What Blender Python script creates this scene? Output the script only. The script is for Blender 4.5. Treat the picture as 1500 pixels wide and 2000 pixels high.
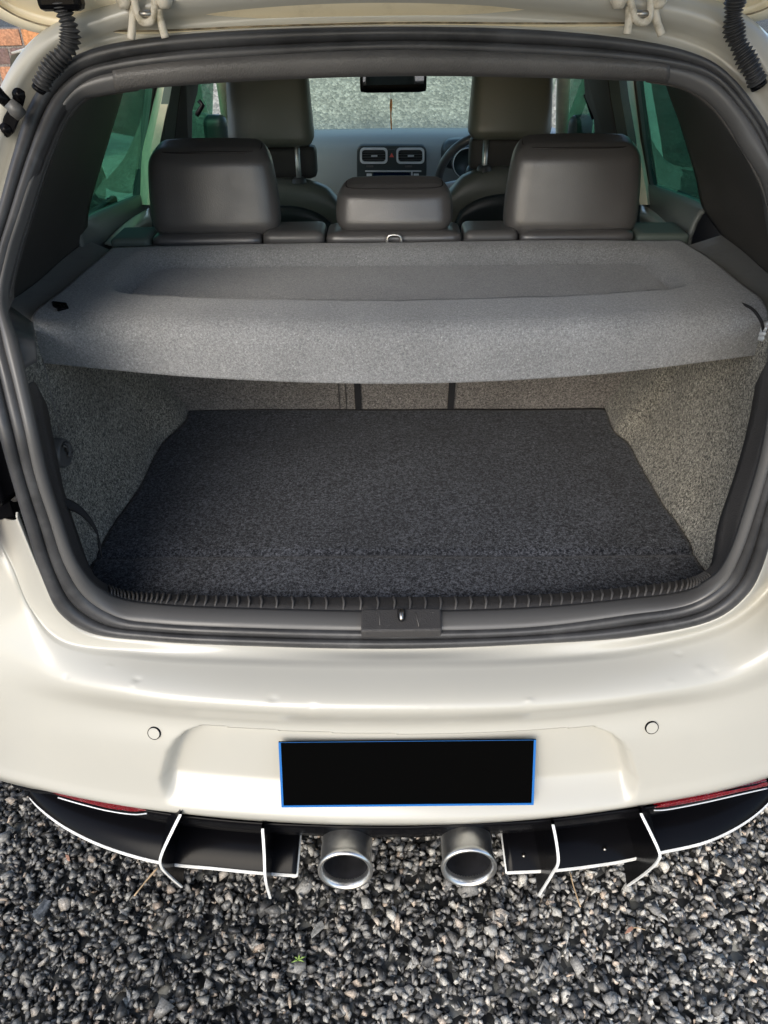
import bpy, bmesh, math, random
import numpy as np
from mathutils import Vector, Matrix, noise as mnoise
from mathutils.bvhtree import BVHTree
random.seed(7); rng = np.random.default_rng(11)
for o in list(bpy.data.objects): bpy.data.objects.remove(o)
scn = bpy.context.scene
COL = scn.collection

# ------------------------------------------------------------ camera, light
F, H, D, PIT, YAW, ROLL, CX = 1444.4, 1.573, 0.80, math.radians(35.5), math.radians(0.6), math.radians(0.7), -0.02
def RX(t): c, s = math.cos(t), math.sin(t); return Matrix(((1,0,0),(0,c,-s),(0,s,c)))
def RZ(t): c, s = math.cos(t), math.sin(t); return Matrix(((c,-s,0),(s,c,0),(0,0,1)))
CAMROT = RZ(YAW) @ RX(math.pi/2 - PIT) @ RZ(-ROLL)
CAMLOC = Vector((CX, -D, H))
cam_data = bpy.data.cameras.new('camera'); cam = bpy.data.objects.new('camera', cam_data); COL.objects.link(cam)
cam.matrix_world = Matrix.Translation(CAMLOC) @ CAMROT.to_4x4()
cam_data.sensor_fit = 'VERTICAL'; cam_data.sensor_height = 36; cam_data.lens = 36*F/2000
cam_data.clip_start = 0.02; cam_data.clip_end = 800
scn.camera = cam
SUN_EL, SUN_AZ = 34, 202           # compass-like: direction the sun stands in, degrees from +Y towards +X
w = bpy.data.worlds.new('World'); scn.world = w; w.use_nodes = True
nt = w.node_tree; bg = nt.nodes['Background']
sky = nt.nodes.new('ShaderNodeTexSky'); sky.sky_type = 'NISHITA'; sky.sun_disc = False
sky.sun_elevation = math.radians(SUN_EL); sky.sun_rotation = math.radians(SUN_AZ)
sky.air_density = 1.0; sky.dust_density = 1.6; sky.ozone_density = 1.0
nt.links.new(sky.outputs[0], bg.inputs[0]); bg.inputs[1].default_value = 0.15
sl = bpy.data.lights.new('sun', 'SUN'); sun = bpy.data.objects.new('sun', sl); COL.objects.link(sun)
sl.energy = 1.3; sl.angle = math.radians(40); sl.color = (1.0, 0.945, 0.83)
sd = Vector((math.sin(math.radians(SUN_AZ))*math.cos(math.radians(SUN_EL)), math.cos(math.radians(SUN_AZ))*math.cos(math.radians(SUN_EL)), math.sin(math.radians(SUN_EL))))
sun.rotation_euler = sd.to_track_quat('Z', 'Y').to_euler(); sun.location = sd*20
scn.view_settings.view_transform = 'Standard'; scn.view_settings.look = 'None'
scn.view_settings.exposure = 0.88; scn.view_settings.gamma = 1.0; scn.view_settings.use_curve_mapping = False
scn.render.engine = 'CYCLES'
scn.cycles.max_bounces = 10; scn.cycles.transparent_max_bounces = 16

# ------------------------------------------------------------ measuring helpers: photo measurements -> real positions
def ray(px, py):
    return CAMROT @ Vector(((px-750)/F, (1000-py)/F, -1))
def at(px, py, **k):
    (a, v), = k.items(); i = 'xyz'.index(a); r = ray(px, py)
    return CAMLOC + r*((v-CAMLOC[i])/r[i])
GY = [(.50,.085),(.60,.09),(.70,.10),(.95,.12),(1.05,.13),(1.15,.18),(1.30,.31),(1.45,.43),(1.53,.48),(1.7,.55)]
def g(z): return float(np.interp(z, [a for a,_ in GY], [b for _,b in GY]))
def on(px, py, off=0.0):               # point on the slanting plane of the hatch opening
    z = 1.0
    for _ in range(25):
        p = at(px, py, y=g(z)+off); z = z*.4 + p.z*.6
    return p
def crv(pts, n, closed=False):
    P = [Vector(p) for p in pts]; m = len(P); out = []
    segs = m if closed else m-1
    for k in range(n):
        t = k*segs/(n if closed else n-1); i = min(int(t), segs-1); f = t-i
        if closed: a, b, c, d = P[(i-1) % m], P[i % m], P[(i+1) % m], P[(i+2) % m]
        else: b, c = P[i], P[i+1]; a = P[i-1] if i > 0 else b*2-c; d = P[i+2] if i+2 < m else c*2-b
        # non-uniform (centripetal) tangents keep the curve from overshooting
        d1, d2, d3 = (max((q-p).length, 1e-6)**.5 for p, q in ((a,b),(b,c),(c,d)))
        t0, t1, t2, t3 = 0, d1, d1+d2, d1+d2+d3; tt = t1+(t2-t1)*f
        A1 = a*((t1-tt)/(t1-t0)) + b*((tt-t0)/(t1-t0)); A2 = b*((t2-tt)/(t2-t1)) + c*((tt-t1)/(t2-t1)); A3 = c*((t3-tt)/(t3-t2)) + d*((tt-t2)/(t3-t2))
        B1 = A1*((t2-tt)/(t2-t0)) + A2*((tt-t0)/(t2-t0)); B2 = A2*((t3-tt)/(t3-t1)) + A3*((tt-t1)/(t3-t1))
        out.append(B1*((t2-tt)/(t2-t1)) + B2*((tt-t1)/(t2-t1)))
    return out
def XP(px, py, x):                     # on the glass plane of a car side, which leans in towards the roof
    q = at(px, py, x=x)
    for _ in range(12): q = at(px, py, x=x*(1-.30*max(0, q.z-1.13)))
    return q
def lerp(a, b, t): return a+(b-a)*t
def ss(a, b, x):
    t = min(max((x-a)/(b-a), 0), 1); return t*t*(3-2*t)

# ------------------------------------------------------------ object helpers
def meshobj(name, verts, faces, mat, parent=None, smooth=True, thick=0, off=-1, angle=None, bevel=0):
    me = bpy.data.meshes.new(name); me.from_pydata([tuple(v) for v in verts], [], faces); me.validate(); me.update()
    if mat: me.materials.append(mat)
    if smooth:
        me.polygons.foreach_set('use_smooth', [True]*len(me.polygons))
        if angle: me.set_sharp_from_angle(angle=math.radians(angle))
    o = bpy.data.objects.new(name, me); COL.objects.link(o)
    if parent: o.parent = parent
    if thick:
        m = o.modifiers.new('solid', 'SOLIDIFY'); m.thickness = thick; m.offset = off; m.use_even_offset = False
    if bevel:
        m = o.modifiers.new('bev', 'BEVEL'); m.width = bevel; m.segments = 2; m.limit_method = 'ANGLE'
    return o
def grid(rows, cu=False, cv=False):
    n, m = len(rows), len(rows[0]); V = [p for r in rows for p in r]; Fc = []
    for i in range(n if cv else n-1):
        for j in range(m if cu else m-1):
            a = i*m+j; b = i*m+(j+1) % m; c = ((i+1) % n)*m+(j+1) % m; d = ((i+1) % n)*m+j
            Fc.append((a, b, c, d))
    return V, Fc
def loft(name, rows, mat, parent=None, cu=False, cv=False, **k):
    V, Fc = grid(rows, cu, cv); return meshobj(name, V, Fc, mat, parent, **k)
def rows_fit(rows, nu, nv, closed=False):     # control net -> dense smooth net
    R = [crv(r, nu, closed) for r in rows]
    cols = [crv([r[j] for r in R], nv) for j in range(nu)]
    return [[cols[j][i] for j in range(nu)] for i in range(nv)]
class MB:
    def __init__(s): s.V = []; s.F = []
    def add(s, V, Fc):
        n = len(s.V); s.V += [Vector(v) for v in V]; s.F += [tuple(i+n for i in f) for f in Fc]; return s
    def box(s, c, d, R=None):
        c = Vector(c); d = Vector(d)/2
        V = [Vector((x*d.x, y*d.y, z*d.z)) for x in (-1,1) for y in (-1,1) for z in (-1,1)]
        if R: V = [R @ v for v in V]
        return s.add([v+c for v in V], [(0,1,3,2),(4,6,7,5),(0,4,5,1),(2,3,7,6),(0,2,6,4),(1,5,7,3)])
    def tube(s, path, r, n=12, caps=True):
        P = [Vector(p) for p in path]; rs = r if isinstance(r, (list, tuple)) else [r]*len(P); rings = []; up = None
        for i, p in enumerate(P):
            t = (P[min(i+1, len(P)-1)]-P[max(i-1, 0)]).normalized()
            if up is None: up = t.orthogonal().normalized()
            up = (up - t*up.dot(t)).normalized(); b = t.cross(up)
            rings.append([p+(up*math.cos(2*math.pi*k/n)+b*math.sin(2*math.pi*k/n))*rs[i] for k in range(n)])
        V, Fc = grid(rings, cu=True)
        if caps: Fc += [tuple(range(n))[::-1], tuple(range(len(V)-n, len(V)))]
        return s.add(V, Fc)
    def prism(s, poly, vec):
        P = [Vector(p) for p in poly]; v = Vector(vec); n = len(P)
        return s.add(P+[p+v for p in P], [tuple(range(n))[::-1], tuple(range(n, 2*n))]+[(i, (i+1) % n, n+(i+1) % n, n+i) for i in range(n)])
    def lathe(s, prof, c, R, n=40):          # prof: (radius, axial)
        rings = [[Vector(c)+R @ Vector((r*math.cos(2*math.pi*k/n), r*math.sin(2*math.pi*k/n), h)) for k in range(n)] for r, h in prof]
        V, Fc = grid(rings, cu=True); return s.add(V, Fc)
    def build(s, name, mat, parent=None, **k): return meshobj(name, s.V, s.F, mat, parent, **k)
def rbox(w, d, h, r, n=10, fn=None):
    """rounded box centred on its base; fn deforms each point (given unit coords too)"""
    bm = bmesh.new(); bmesh.ops.create_cube(bm, size=2); bmesh.ops.subdivide_edges(bm, edges=bm.edges[:], cuts=n, use_grid_fill=True)
    hw, hd, hh = w/2, d/2, h/2
    for v in bm.verts:
        u = v.co.copy()
        def wr(a, hx):                     # concentrate the mesh lines in the rounded rim
            return a*hx
        p = Vector((wr(u.x, hw), wr(u.y, hd), wr(u.z, hh)))
        c = Vector((max(-hw+r, min(hw-r, p.x)), max(-hd+r, min(hd-r, p.y)), max(-hh+r, min(hh-r, p.z))))
        dv = p-c
        if dv.length > 1e-9: p = c+dv.normalized()*min(r, r)
        v.co = p+Vector((0, 0, hh))
    if fn:
        for v in bm.verts: v.co = fn(v.co.copy(), v.co.x/hw, v.co.y/hd, v.co.z/h)
    bm.verts.ensure_lookup_table()
    V = [v.co.copy() for v in bm.verts]; Fc = [tuple(x.index for x in f.verts) for f in bm.faces]; bm.free(); return V, Fc
def empty(name, loc, label=None, cat=None, group=None, parent=None):
    o = bpy.data.objects.new(name, None); COL.objects.link(o); o.location = loc; o.empty_display_size = .1
    if label: o['label'] = label; o['category'] = cat
    if group: o['group'] = group
    return o
def tag(o, label, cat, group=None):
    o['label'] = label; o['category'] = cat
    if group: o['group'] = group
    return o

# ------------------------------------------------------------ materials
def mat(name, base, rough=.5, metal=0, spec=.5, coat=0, noise=0, nscale=20, bump=0, bscale=200, bdist=.001, emis=None, sheen=0, c2=None, c2lo=.4, c2hi=.6, detail=6, vor=False, stretch=None, rvar=0, coatr=.05):
    m = bpy.data.materials.new(name); m.use_nodes = True; n = m.node_tree; L = n.links; b = n.nodes['Principled BSDF']
    b.inputs['Base Color'].default_value = (*base, 1); b.inputs['Roughness'].default_value = rough; b.inputs['Metallic'].default_value = metal
    b.inputs['Specular IOR Level'].default_value = spec; b.inputs['Coat Weight'].default_value = coat; b.inputs['Coat Roughness'].default_value = coatr
    if sheen: b.inputs['Sheen Weight'].default_value = sheen; b.inputs['Sheen Roughness'].default_value = .6
    tc = n.nodes.new('ShaderNodeTexCoord'); src = tc.outputs['Object']
    if stretch:
        mp = n.nodes.new('ShaderNodeMapping'); mp.inputs['Scale'].default_value = stretch; L.new(src, mp.inputs[0]); src = mp.outputs[0]
    if noise or c2:
        t = n.nodes.new('ShaderNodeTexNoise'); t.inputs['Scale'].default_value = nscale; t.inputs['Detail'].default_value = detail; t.inputs['Roughness'].default_value = .6
        L.new(src, t.inputs['Vector']); r = n.nodes.new('ShaderNodeValToRGB'); L.new(t.outputs['Fac'], r.inputs[0])
        cc = c2 if c2 else tuple(min(1, x*(1-noise)) for x in base); c1 = base if c2 else tuple(min(1, x*(1+noise)) for x in base)
        r.color_ramp.elements[0].position = c2lo; r.color_ramp.elements[1].position = c2hi
        r.color_ramp.elements[0].color = (*cc, 1); r.color_ramp.elements[1].color = (*c1, 1); L.new(r.outputs[0], b.inputs['Base Color'])
        m['ramp'] = 1
    if rvar:
        t3 = n.nodes.new('ShaderNodeTexNoise'); t3.inputs['Scale'].default_value = 9; t3.inputs['Detail'].default_value = 5; L.new(src, t3.inputs['Vector'])
        mr = n.nodes.new('ShaderNodeMapRange'); mr.inputs[1].default_value = .3; mr.inputs[2].default_value = .7; mr.inputs[3].default_value = max(0, rough-rvar); mr.inputs[4].default_value = min(1, rough+rvar)
        L.new(t3.outputs['Fac'], mr.inputs[0]); L.new(mr.outputs[0], b.inputs['Roughness'])
    if bump:
        t2 = n.nodes.new('ShaderNodeTexVoronoi' if vor else 'ShaderNodeTexNoise'); t2.inputs['Scale'].default_value = bscale
        if not vor: t2.inputs['Detail'].default_value = 4
        L.new(src, t2.inputs['Vector']); bp = n.nodes.new('ShaderNodeBump'); bp.inputs['Strength'].default_value = bump; bp.inputs['Distance'].default_value = bdist
        L.new(t2.outputs['Distance' if vor else 'Fac'], bp.inputs['Height']); L.new(bp.outputs[0], b.inputs['Normal'])
    if emis: b.inputs['Emission Color'].default_value = (*emis[0], 1); b.inputs['Emission Strength'].default_value = emis[1]
    return m
def dirt(m, col, lo=.55, hi=.75, scale=6, fac=.5, fine=60):      # a second, patchy layer of grime over the base colour
    n = m.node_tree; L = n.links; b = n.nodes['Principled BSDF']; tc = n.nodes.new('ShaderNodeTexCoord')
    a = n.nodes.new('ShaderNodeTexNoise'); a.inputs['Scale'].default_value = scale; a.inputs['Detail'].default_value = 10; a.inputs['Roughness'].default_value = .7
    L.new(tc.outputs['Object'], a.inputs['Vector']); r = n.nodes.new('ShaderNodeMapRange'); r.inputs[1].default_value = lo; r.inputs[2].default_value = hi; r.inputs[4].default_value = fac
    L.new(a.outputs['Fac'], r.inputs[0]); mx = n.nodes.new('ShaderNodeMix'); mx.data_type = 'RGBA'; L.new(r.outputs[0], mx.inputs['Factor'])
    inp = b.inputs['Base Color']
    if inp.links: L.new(inp.links[0].from_socket, mx.inputs[6])
    else: mx.inputs[6].default_value = inp.default_value
    mx.inputs[7].default_value = (*col, 1); L.new(mx.outputs[2], inp); return m
def glass(name, tint, refl=.06, alpha=1):
    m = bpy.data.materials.new(name); m.use_nodes = True; n = m.node_tree; L = n.links; n.nodes.remove(n.nodes['Principled BSDF'])
    t = n.nodes.new('ShaderNodeBsdfTransparent'); t.inputs[0].default_value = (*tint, 1); gl = n.nodes.new('ShaderNodeBsdfGlossy'); gl.inputs['Roughness'].default_value = .02
    lw = n.nodes.new('ShaderNodeLayerWeight'); pw = n.nodes.new('ShaderNodeMath'); pw.operation = 'POWER'; L.new(lw.outputs['Facing'], pw.inputs[0]); pw.inputs[1].default_value = 4.5; fr = n.nodes.new('ShaderNodeMath'); fr.operation = 'MULTIPLY_ADD'; L.new(pw.outputs[0], fr.inputs[0]); fr.inputs[1].default_value = .45; fr.inputs[2].default_value = .03; mx = n.nodes.new('ShaderNodeMixShader')
    L.new(fr.outputs[0], mx.inputs[0]); L.new(t.outputs[0], mx.inputs[1]); L.new(gl.outputs[0], mx.inputs[2]); L.new(mx.outputs[0], n.nodes['Material Output'].inputs[0]); return m
M = {}
M['paint'] = mat('white_car_paint', (.455,.442,.395), rough=.35, coat=.5, spec=.5, bump=.03, bscale=900, bdist=.0002, coatr=.13)
dirt(M['paint'], (.55,.52,.44), .50, .80, 5, .22)
M['paintd'] = dirt(mat('dusty_white_paint', (.85,.76,.57), rough=.45, coat=.3, bump=.1, bscale=60, bdist=.001), (.42,.36,.22), .52, .74, 9, .5)
M['hinge'] = dirt(mat('grimy_hinge_paint', (.72,.66,.55), rough=.5, bump=.4, bscale=120, bdist=.001), (.25,.20,.10), .48, .66, 40, .8)
M['rubber'] = mat('black_rubber', (.040,.040,.042), rough=.42, noise=.3, nscale=8, bump=.15, bscale=60, bdist=.001, rvar=.12)
dirt(M['rubber'], (.12,.12,.12), .55, .72, 14, .35)
M['plastic'] = mat('grained_dark_plastic', (.095,.090,.086), rough=.48, bump=.55, bscale=420, bdist=.0008, vor=True, noise=.15, nscale=5, rvar=.08)
dirt(M['plastic'], (.16,.155,.15), .58, .78, 30, .25)
M['plastic_smooth'] = mat('soft_dark_plastic', (.095,.093,.092), rough=.40, bump=.15, bscale=500, bdist=.0004, rvar=.1)
M['pillar'] = dirt(mat('matt_pillar_plastic', (.060,.056,.052), rough=.6, bump=.3, bscale=500, bdist=.0005), (.12,.11,.10), .66, .78, 40, .3)
M['black'] = mat('gloss_black', (.004,.004,.005), rough=.22, spec=.10, bump=.05, bscale=60)
M['white_edge'] = mat('white_edge_plastic', (.80,.80,.78), rough=.4, noise=.1, nscale=30)
M['leather'] = dirt(mat('black_leather', (.085,.082,.082), rough=.36, spec=.95, bump=.22, bscale=420, bdist=.0008, vor=True, rvar=.08), (.13,.12,.115), .56, .76, 11, .25)
M['ledge'] = dirt(mat('matt_ledge_plastic', (.30,.30,.285), rough=.7, spec=.3, bump=.5, bscale=300, bdist=.001), (.16,.16,.16), .5, .75, 20, .35)
M['pull'] = mat('pale_silver_paint', (.62,.61,.55), rough=.35, metal=.3)
M['brown_line'] = mat('brown_line_mat', (.20,.16,.10), rough=.8, noise=.5, nscale=30)
M['stoned'] = mat('dark_stone', (.10,.105,.11), rough=.6, noise=.5, nscale=90, bump=.5, bscale=200, bdist=.003); M['stonel'] = mat('pale_stone', (.34,.33,.30), rough=.7, noise=.4, nscale=90, bump=.5, bscale=200, bdist=.003)
M['door'] = mat('door_card_plastic', (.14,.155,.15), rough=.45, bump=.3, bscale=350, bdist=.0006, vor=True)
M['trimd'] = dirt(mat('dark_grained_trim', (.045,.043,.043), rough=.55, bump=.6, bscale=420, bdist=.0008, vor=True), (.15,.145,.14), .58, .78, 35, .3)
M['leatherf'] = mat('front_seat_leather', (.17,.175,.145), rough=.42, spec=.8, bump=.2, bscale=420, bdist=.0008, vor=True)
M['leatherp'] = mat('leather_piping', (.012,.011,.011), rough=.5)
M['thread'] = mat('grey_thread', (.17,.16,.15), rough=.8)
M['chrome'] = mat('brushed_chrome', (.78,.77,.74), rough=.36, metal=1, noise=.12, nscale=30, rvar=.08)
M['steel'] = mat('worn_steel', (.45,.42,.38), rough=.35, metal=1, noise=.3, nscale=90)
M['sooty'] = mat('sooty_pipe_inside', (.012,.012,.014), rough=.6, noise=.3, nscale=40)
M['glass'] = glass('green_tinted_glass', (.25,.46,.37)); M['glassd'] = glass('darkened_tailgate_glass', (.06,.08,.075))
M['glassc'] = glass('windscreen_glass', (.86,.93,.88))
M['red'] = mat('red_reflector', (.17,.002,.006), rough=.15, coat=1, bump=.8, bscale=260, bdist=.002, vor=True)
M['platek'] = mat('black_plate_face', (.002,.002,.002), rough=1, spec=0)
M['blue'] = mat('blue_plate_border', (.01,.13,.42), rough=.4)
M['beige'] = mat('beige_trim', (.82,.70,.54), rough=.6, noise=.06, nscale=30)
M['greent'] = mat('grey_green_trim', (.12,.15,.13), rough=.6)
M['liner'] = mat('headliner_cloth', (.42,.41,.38), rough=.95, noise=.1, nscale=300)
M['dash'] = mat('dashboard_plastic', (.22,.25,.26), rough=.45, bump=.3, bscale=350, bdist=.0006, vor=True)
M['dashd'] = mat('console_plastic', (.035,.045,.048), rough=.35)
M['silver'] = mat('satin_silver', (.66,.68,.70), rough=.3, metal=.25)
M['screen'] = mat('radio_screen', (.004,.012,.03), rough=.1)
M['mirrorg'] = mat('mirror_glass', (.8,.8,.8), rough=.02, metal=1)
M['redtri'] = mat('hazard_red', (.65,.10,.08), rough=.4)
M['orange'] = mat('orange_paper', (.95,.42,.16), rough=.8)
M['strap'] = mat('black_webbing', (.014,.014,.016), rough=.9, bump=.6, bscale=500)
M['tyre'] = mat('tyre_rubber', (.02,.02,.02), rough=.85, bump=.3, bscale=120)
M['under'] = mat('underbody', (.012,.012,.012), rough=.9)
M['straw'] = mat('dry_straw', (.50,.36,.22), rough=.8)
M['dleaf'] = mat('dead_leaf', (.42,.22,.15), rough=.8)
M['green'] = mat('fresh_green', (.24,.36,.09), rough=.6)

def carpet(name, dark, light, scale=700, lo=.42, hi=.62, bump=.8, patch=.25, sheen=.3, dist=.0015, st=(1,1,1)):
    m = bpy.data.materials.new(name); m.use_nodes = True; n = m.node_tree; L = n.links; b = n.nodes['Principled BSDF']
    b.inputs['Roughness'].default_value = 1; b.inputs['Specular IOR Level'].default_value = .1; b.inputs['Sheen Weight'].default_value = sheen; b.inputs['Sheen Roughness'].default_value = .5
    tc = n.nodes.new('ShaderNodeTexCoord'); mp = n.nodes.new('ShaderNodeMapping'); mp.inputs['Scale'].default_value = st; L.new(tc.outputs['Object'], mp.inputs[0])
    a = n.nodes.new('ShaderNodeTexNoise'); a.inputs['Scale'].default_value = scale; a.inputs['Detail'].default_value = 3; a.inputs['Roughness'].default_value = .7; a.inputs['Distortion'].default_value = .6
    L.new(mp.outputs[0], a.inputs['Vector'])
    a2 = n.nodes.new('ShaderNodeTexNoise'); a2.inputs['Scale'].default_value = scale*2.1; a2.inputs['Detail'].default_value = 4; a2.inputs['Roughness'].default_value = .8; L.new(mp.outputs[0], a2.inputs['Vector'])
    av = n.nodes.new('ShaderNodeMix'); av.inputs[0].default_value = .5; L.new(a.outputs['Fac'], av.inputs[2]); L.new(a2.outputs['Fac'], av.inputs[3])
    r = n.nodes.new('ShaderNodeValToRGB'); L.new(av.outputs[0], r.inputs[0]); r.color_ramp.elements[0].position = lo; r.color_ramp.elements[1].position = hi
    r.color_ramp.elements[0].color = (*dark, 1); r.color_ramp.elements[1].color = (*light, 1)
    x_ = r.color_ramp.elements.new(min(.99, hi+.09)); x_.color = (*[min(.8, c*2.0) for c in light], 1)       # pale lint fibres
    q = n.nodes.new('ShaderNodeTexNoise'); q.inputs['Scale'].default_value = 7; q.inputs['Detail'].default_value = 6; L.new(tc.outputs['Object'], q.inputs['Vector'])
    mr = n.nodes.new('ShaderNodeMapRange'); mr.inputs[1].default_value = .3; mr.inputs[2].default_value = .7; mr.inputs[3].default_value = 1-patch; mr.inputs[4].default_value = 1+patch; L.new(q.outputs['Fac'], mr.inputs[0])
    mx = n.nodes.new('ShaderNodeVectorMath'); mx.operation = 'SCALE'; L.new(r.outputs[0], mx.inputs[0]); L.new(mr.outputs[0], mx.inputs['Scale']); L.new(mx.outputs[0], b.inputs['Base Color'])
    bp = n.nodes.new('ShaderNodeBump'); bp.inputs['Strength'].default_value = bump; bp.inputs['Distance'].default_value = dist; L.new(a.outputs['Fac'], bp.inputs['Height']); L.new(bp.outputs[0], b.inputs['Normal'])
    return m
M['shelf'] = carpet('grey_fleece_shelf', (.16,.163,.168), (.33,.333,.335), 300, .42, .60, .9, .10)
M['floorc'] = carpet('charcoal_boot_carpet', (.006,.007,.010), (.10,.106,.123), 170, .45, .59, .9, .18, .15)
M['sidec'] = carpet('grey_boot_lining', (.05,.048,.043), (.46,.43,.36), 200, .44, .59, .9, .18, .2)
M['seatc'] = carpet('grey_seat_back_carpet', (.06,.054,.05), (.30,.275,.25), 210, .42, .60, .9, .12, .2)

# ------------------------------------------------------------ ground
def ground_mat():
    m = bpy.data.materials.new('gravel_ground'); m.use_nodes = True; n = m.node_tree; L = n.links; b = n.nodes['Principled BSDF']; b.inputs['Roughness'].default_value = .85
    tc = n.nodes.new('ShaderNodeTexCoord'); v = n.nodes.new('ShaderNodeTexVoronoi'); v.inputs['Scale'].default_value = 42; L.new(tc.outputs['Object'], v.inputs['Vector'])
    v2 = n.nodes.new('ShaderNodeTexNoise'); v2.inputs['Scale'].default_value = 1.3; v2.inputs['Detail'].default_value = 12; v2.inputs['Roughness'].default_value = .75; L.new(tc.outputs['Object'], v2.inputs['Vector'])
    sep = n.nodes.new('ShaderNodeSeparateColor'); L.new(v.outputs['Color'], sep.inputs[0])
    r = n.nodes.new('ShaderNodeValToRGB'); L.new(sep.outputs[0], r.inputs[0]); e = r.color_ramp.elements; e[0].color = (.012,.013,.013,1); e[1].color = (.20,.20,.18,1); x = e.new(.55); x.color = (.055,.055,.052,1)
    r2 = n.nodes.new('ShaderNodeMapRange'); L.new(v2.outputs['Fac'], r2.inputs[0]); r2.inputs[1].default_value = .35; r2.inputs[2].default_value = .65; r2.inputs[3].default_value = .3; r2.inputs[4].default_value = 1.9; v2.inputs['Scale'].default_value = 2.2
    s = n.nodes.new('ShaderNodeVectorMath'); s.operation = 'SCALE'; L.new(r.outputs[0], s.inputs[0]); L.new(r2.outputs[0], s.inputs['Scale']); L.new(s.outputs[0], b.inputs['Base Color'])
    bp = n.nodes.new('ShaderNodeBump'); bp.inputs['Strength'].default_value = 1; bp.inputs['Distance'].default_value = .02; bp.invert = True; L.new(v.outputs['Distance'], bp.inputs['Height']); L.new(bp.outputs[0], b.inputs['Normal'])
    return m
M['ground'] = ground_mat()
gr = meshobj('ground', [(-300,-300,-.004),(300,-300,-.004),(300,300,-.004),(-300,300,-.004)], [(0,1,2,3)], M['ground'], smooth=False); gr['kind'] = 'structure'
M['dry'] = ground_mat(); M['dry'].name = 'hazed_gravel'  # gravel copy lightened so its colour carries the haze on the windscreen
for n_ in M['dry'].node_tree.nodes:
    if n_.type == 'BUMP': n_.inputs['Distance'].default_value = .008
    if n_.type == 'MAP_RANGE': n_.inputs[3].default_value = .72; n_.inputs[4].default_value = 1.25
    if n_.type == 'VALTORGB':
        for e_, c_ in zip(n_.color_ramp.elements, ((.17,.175,.155,1),(.25,.255,.225,1),(.38,.38,.34,1))): e_.color = c_
bank = []
for k in range(60):
    y = 5.8+k*.10; bank.append([Vector((x, y, 2.1*(ss(6.2,9.8,y)*.6+.4*min(1,max(0,(y-6.2)/3.6)))*ss(3.0,2.2,abs(x)) + .05*mnoise.noise(Vector((x*1.1, y*1.1, 3)))-.03)) for x in np.linspace(-4.2, 4.2, 70)])
dg = loft('gravel_bank', bank, M['dry']); dg['kind'] = 'structure'

def stone_mat():
    m = bpy.data.materials.new('crushed_stone'); m.use_nodes = True; n = m.node_tree; L = n.links; b = n.nodes['Principled BSDF']
    b.inputs['Roughness'].default_value = .55; b.inputs['Specular IOR Level'].default_value = .4
    ge = n.nodes.new('ShaderNodeNewGeometry'); r = n.nodes.new('ShaderNodeValToRGB'); L.new(ge.outputs['Random Per Island'], r.inputs[0]); e = r.color_ramp.elements
    e[0].color = (.022,.023,.025,1); e[1].color = (.46,.44,.40,1)
    for p, c in ((.25,(.072,.070,.067,1)),(.50,(.17,.164,.154,1)),(.74,(.29,.28,.255,1)),(.90,(.38,.36,.32,1)),(.96,(.38,.30,.23,1))): x = e.new(p); x.color = c
    tc = n.nodes.new('ShaderNodeTexCoord'); t = n.nodes.new('ShaderNodeTexNoise'); t.inputs['Scale'].default_value = 260; t.inputs['Detail'].default_value = 5; t.inputs['Roughness'].default_value = .7; L.new(tc.outputs['Object'], t.inputs['Vector'])
    mr = n.nodes.new('ShaderNodeMapRange'); L.new(t.outputs['Fac'], mr.inputs[0]); mr.inputs[1].default_value = .3; mr.inputs[2].default_value = .7; mr.inputs[3].default_value = .45; mr.inputs[4].default_value = 1.7
    s = n.nodes.new('ShaderNodeVectorMath'); s.operation = 'SCALE'; L.new(r.outputs[0], s.inputs[0]); L.new(mr.outputs[0], s.inputs['Scale'])
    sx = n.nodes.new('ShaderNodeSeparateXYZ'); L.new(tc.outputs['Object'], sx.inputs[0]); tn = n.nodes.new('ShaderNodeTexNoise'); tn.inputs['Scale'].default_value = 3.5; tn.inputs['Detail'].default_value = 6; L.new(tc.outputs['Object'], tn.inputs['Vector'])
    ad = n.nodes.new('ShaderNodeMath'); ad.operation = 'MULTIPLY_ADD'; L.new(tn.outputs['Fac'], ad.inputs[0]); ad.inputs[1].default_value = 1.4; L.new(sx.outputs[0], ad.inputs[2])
    dm = n.nodes.new('ShaderNodeMapRange'); L.new(ad.outputs[0], dm.inputs[0]); dm.inputs[1].default_value = .25; dm.inputs[2].default_value = 1.15; dm.inputs[3].default_value = .78; dm.inputs[4].default_value = 1.5     # darker stones to the left, paler ones to the right
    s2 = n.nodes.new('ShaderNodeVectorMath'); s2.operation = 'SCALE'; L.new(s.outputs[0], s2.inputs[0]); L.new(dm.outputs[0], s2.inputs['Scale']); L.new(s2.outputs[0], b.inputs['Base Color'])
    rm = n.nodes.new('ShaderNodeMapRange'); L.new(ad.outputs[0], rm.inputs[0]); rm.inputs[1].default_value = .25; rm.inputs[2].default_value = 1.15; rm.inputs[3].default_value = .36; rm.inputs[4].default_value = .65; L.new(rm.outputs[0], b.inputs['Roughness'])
    bp = n.nodes.new('ShaderNodeBump'); bp.inputs['Strength'].default_value = .3; bp.inputs['Distance'].default_value = .0015; L.new(t.outputs['Fac'], bp.inputs['Height']); L.new(bp.outputs[0], b.inputs['Normal'])
    return m
M['stone'] = stone_mat()
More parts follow.
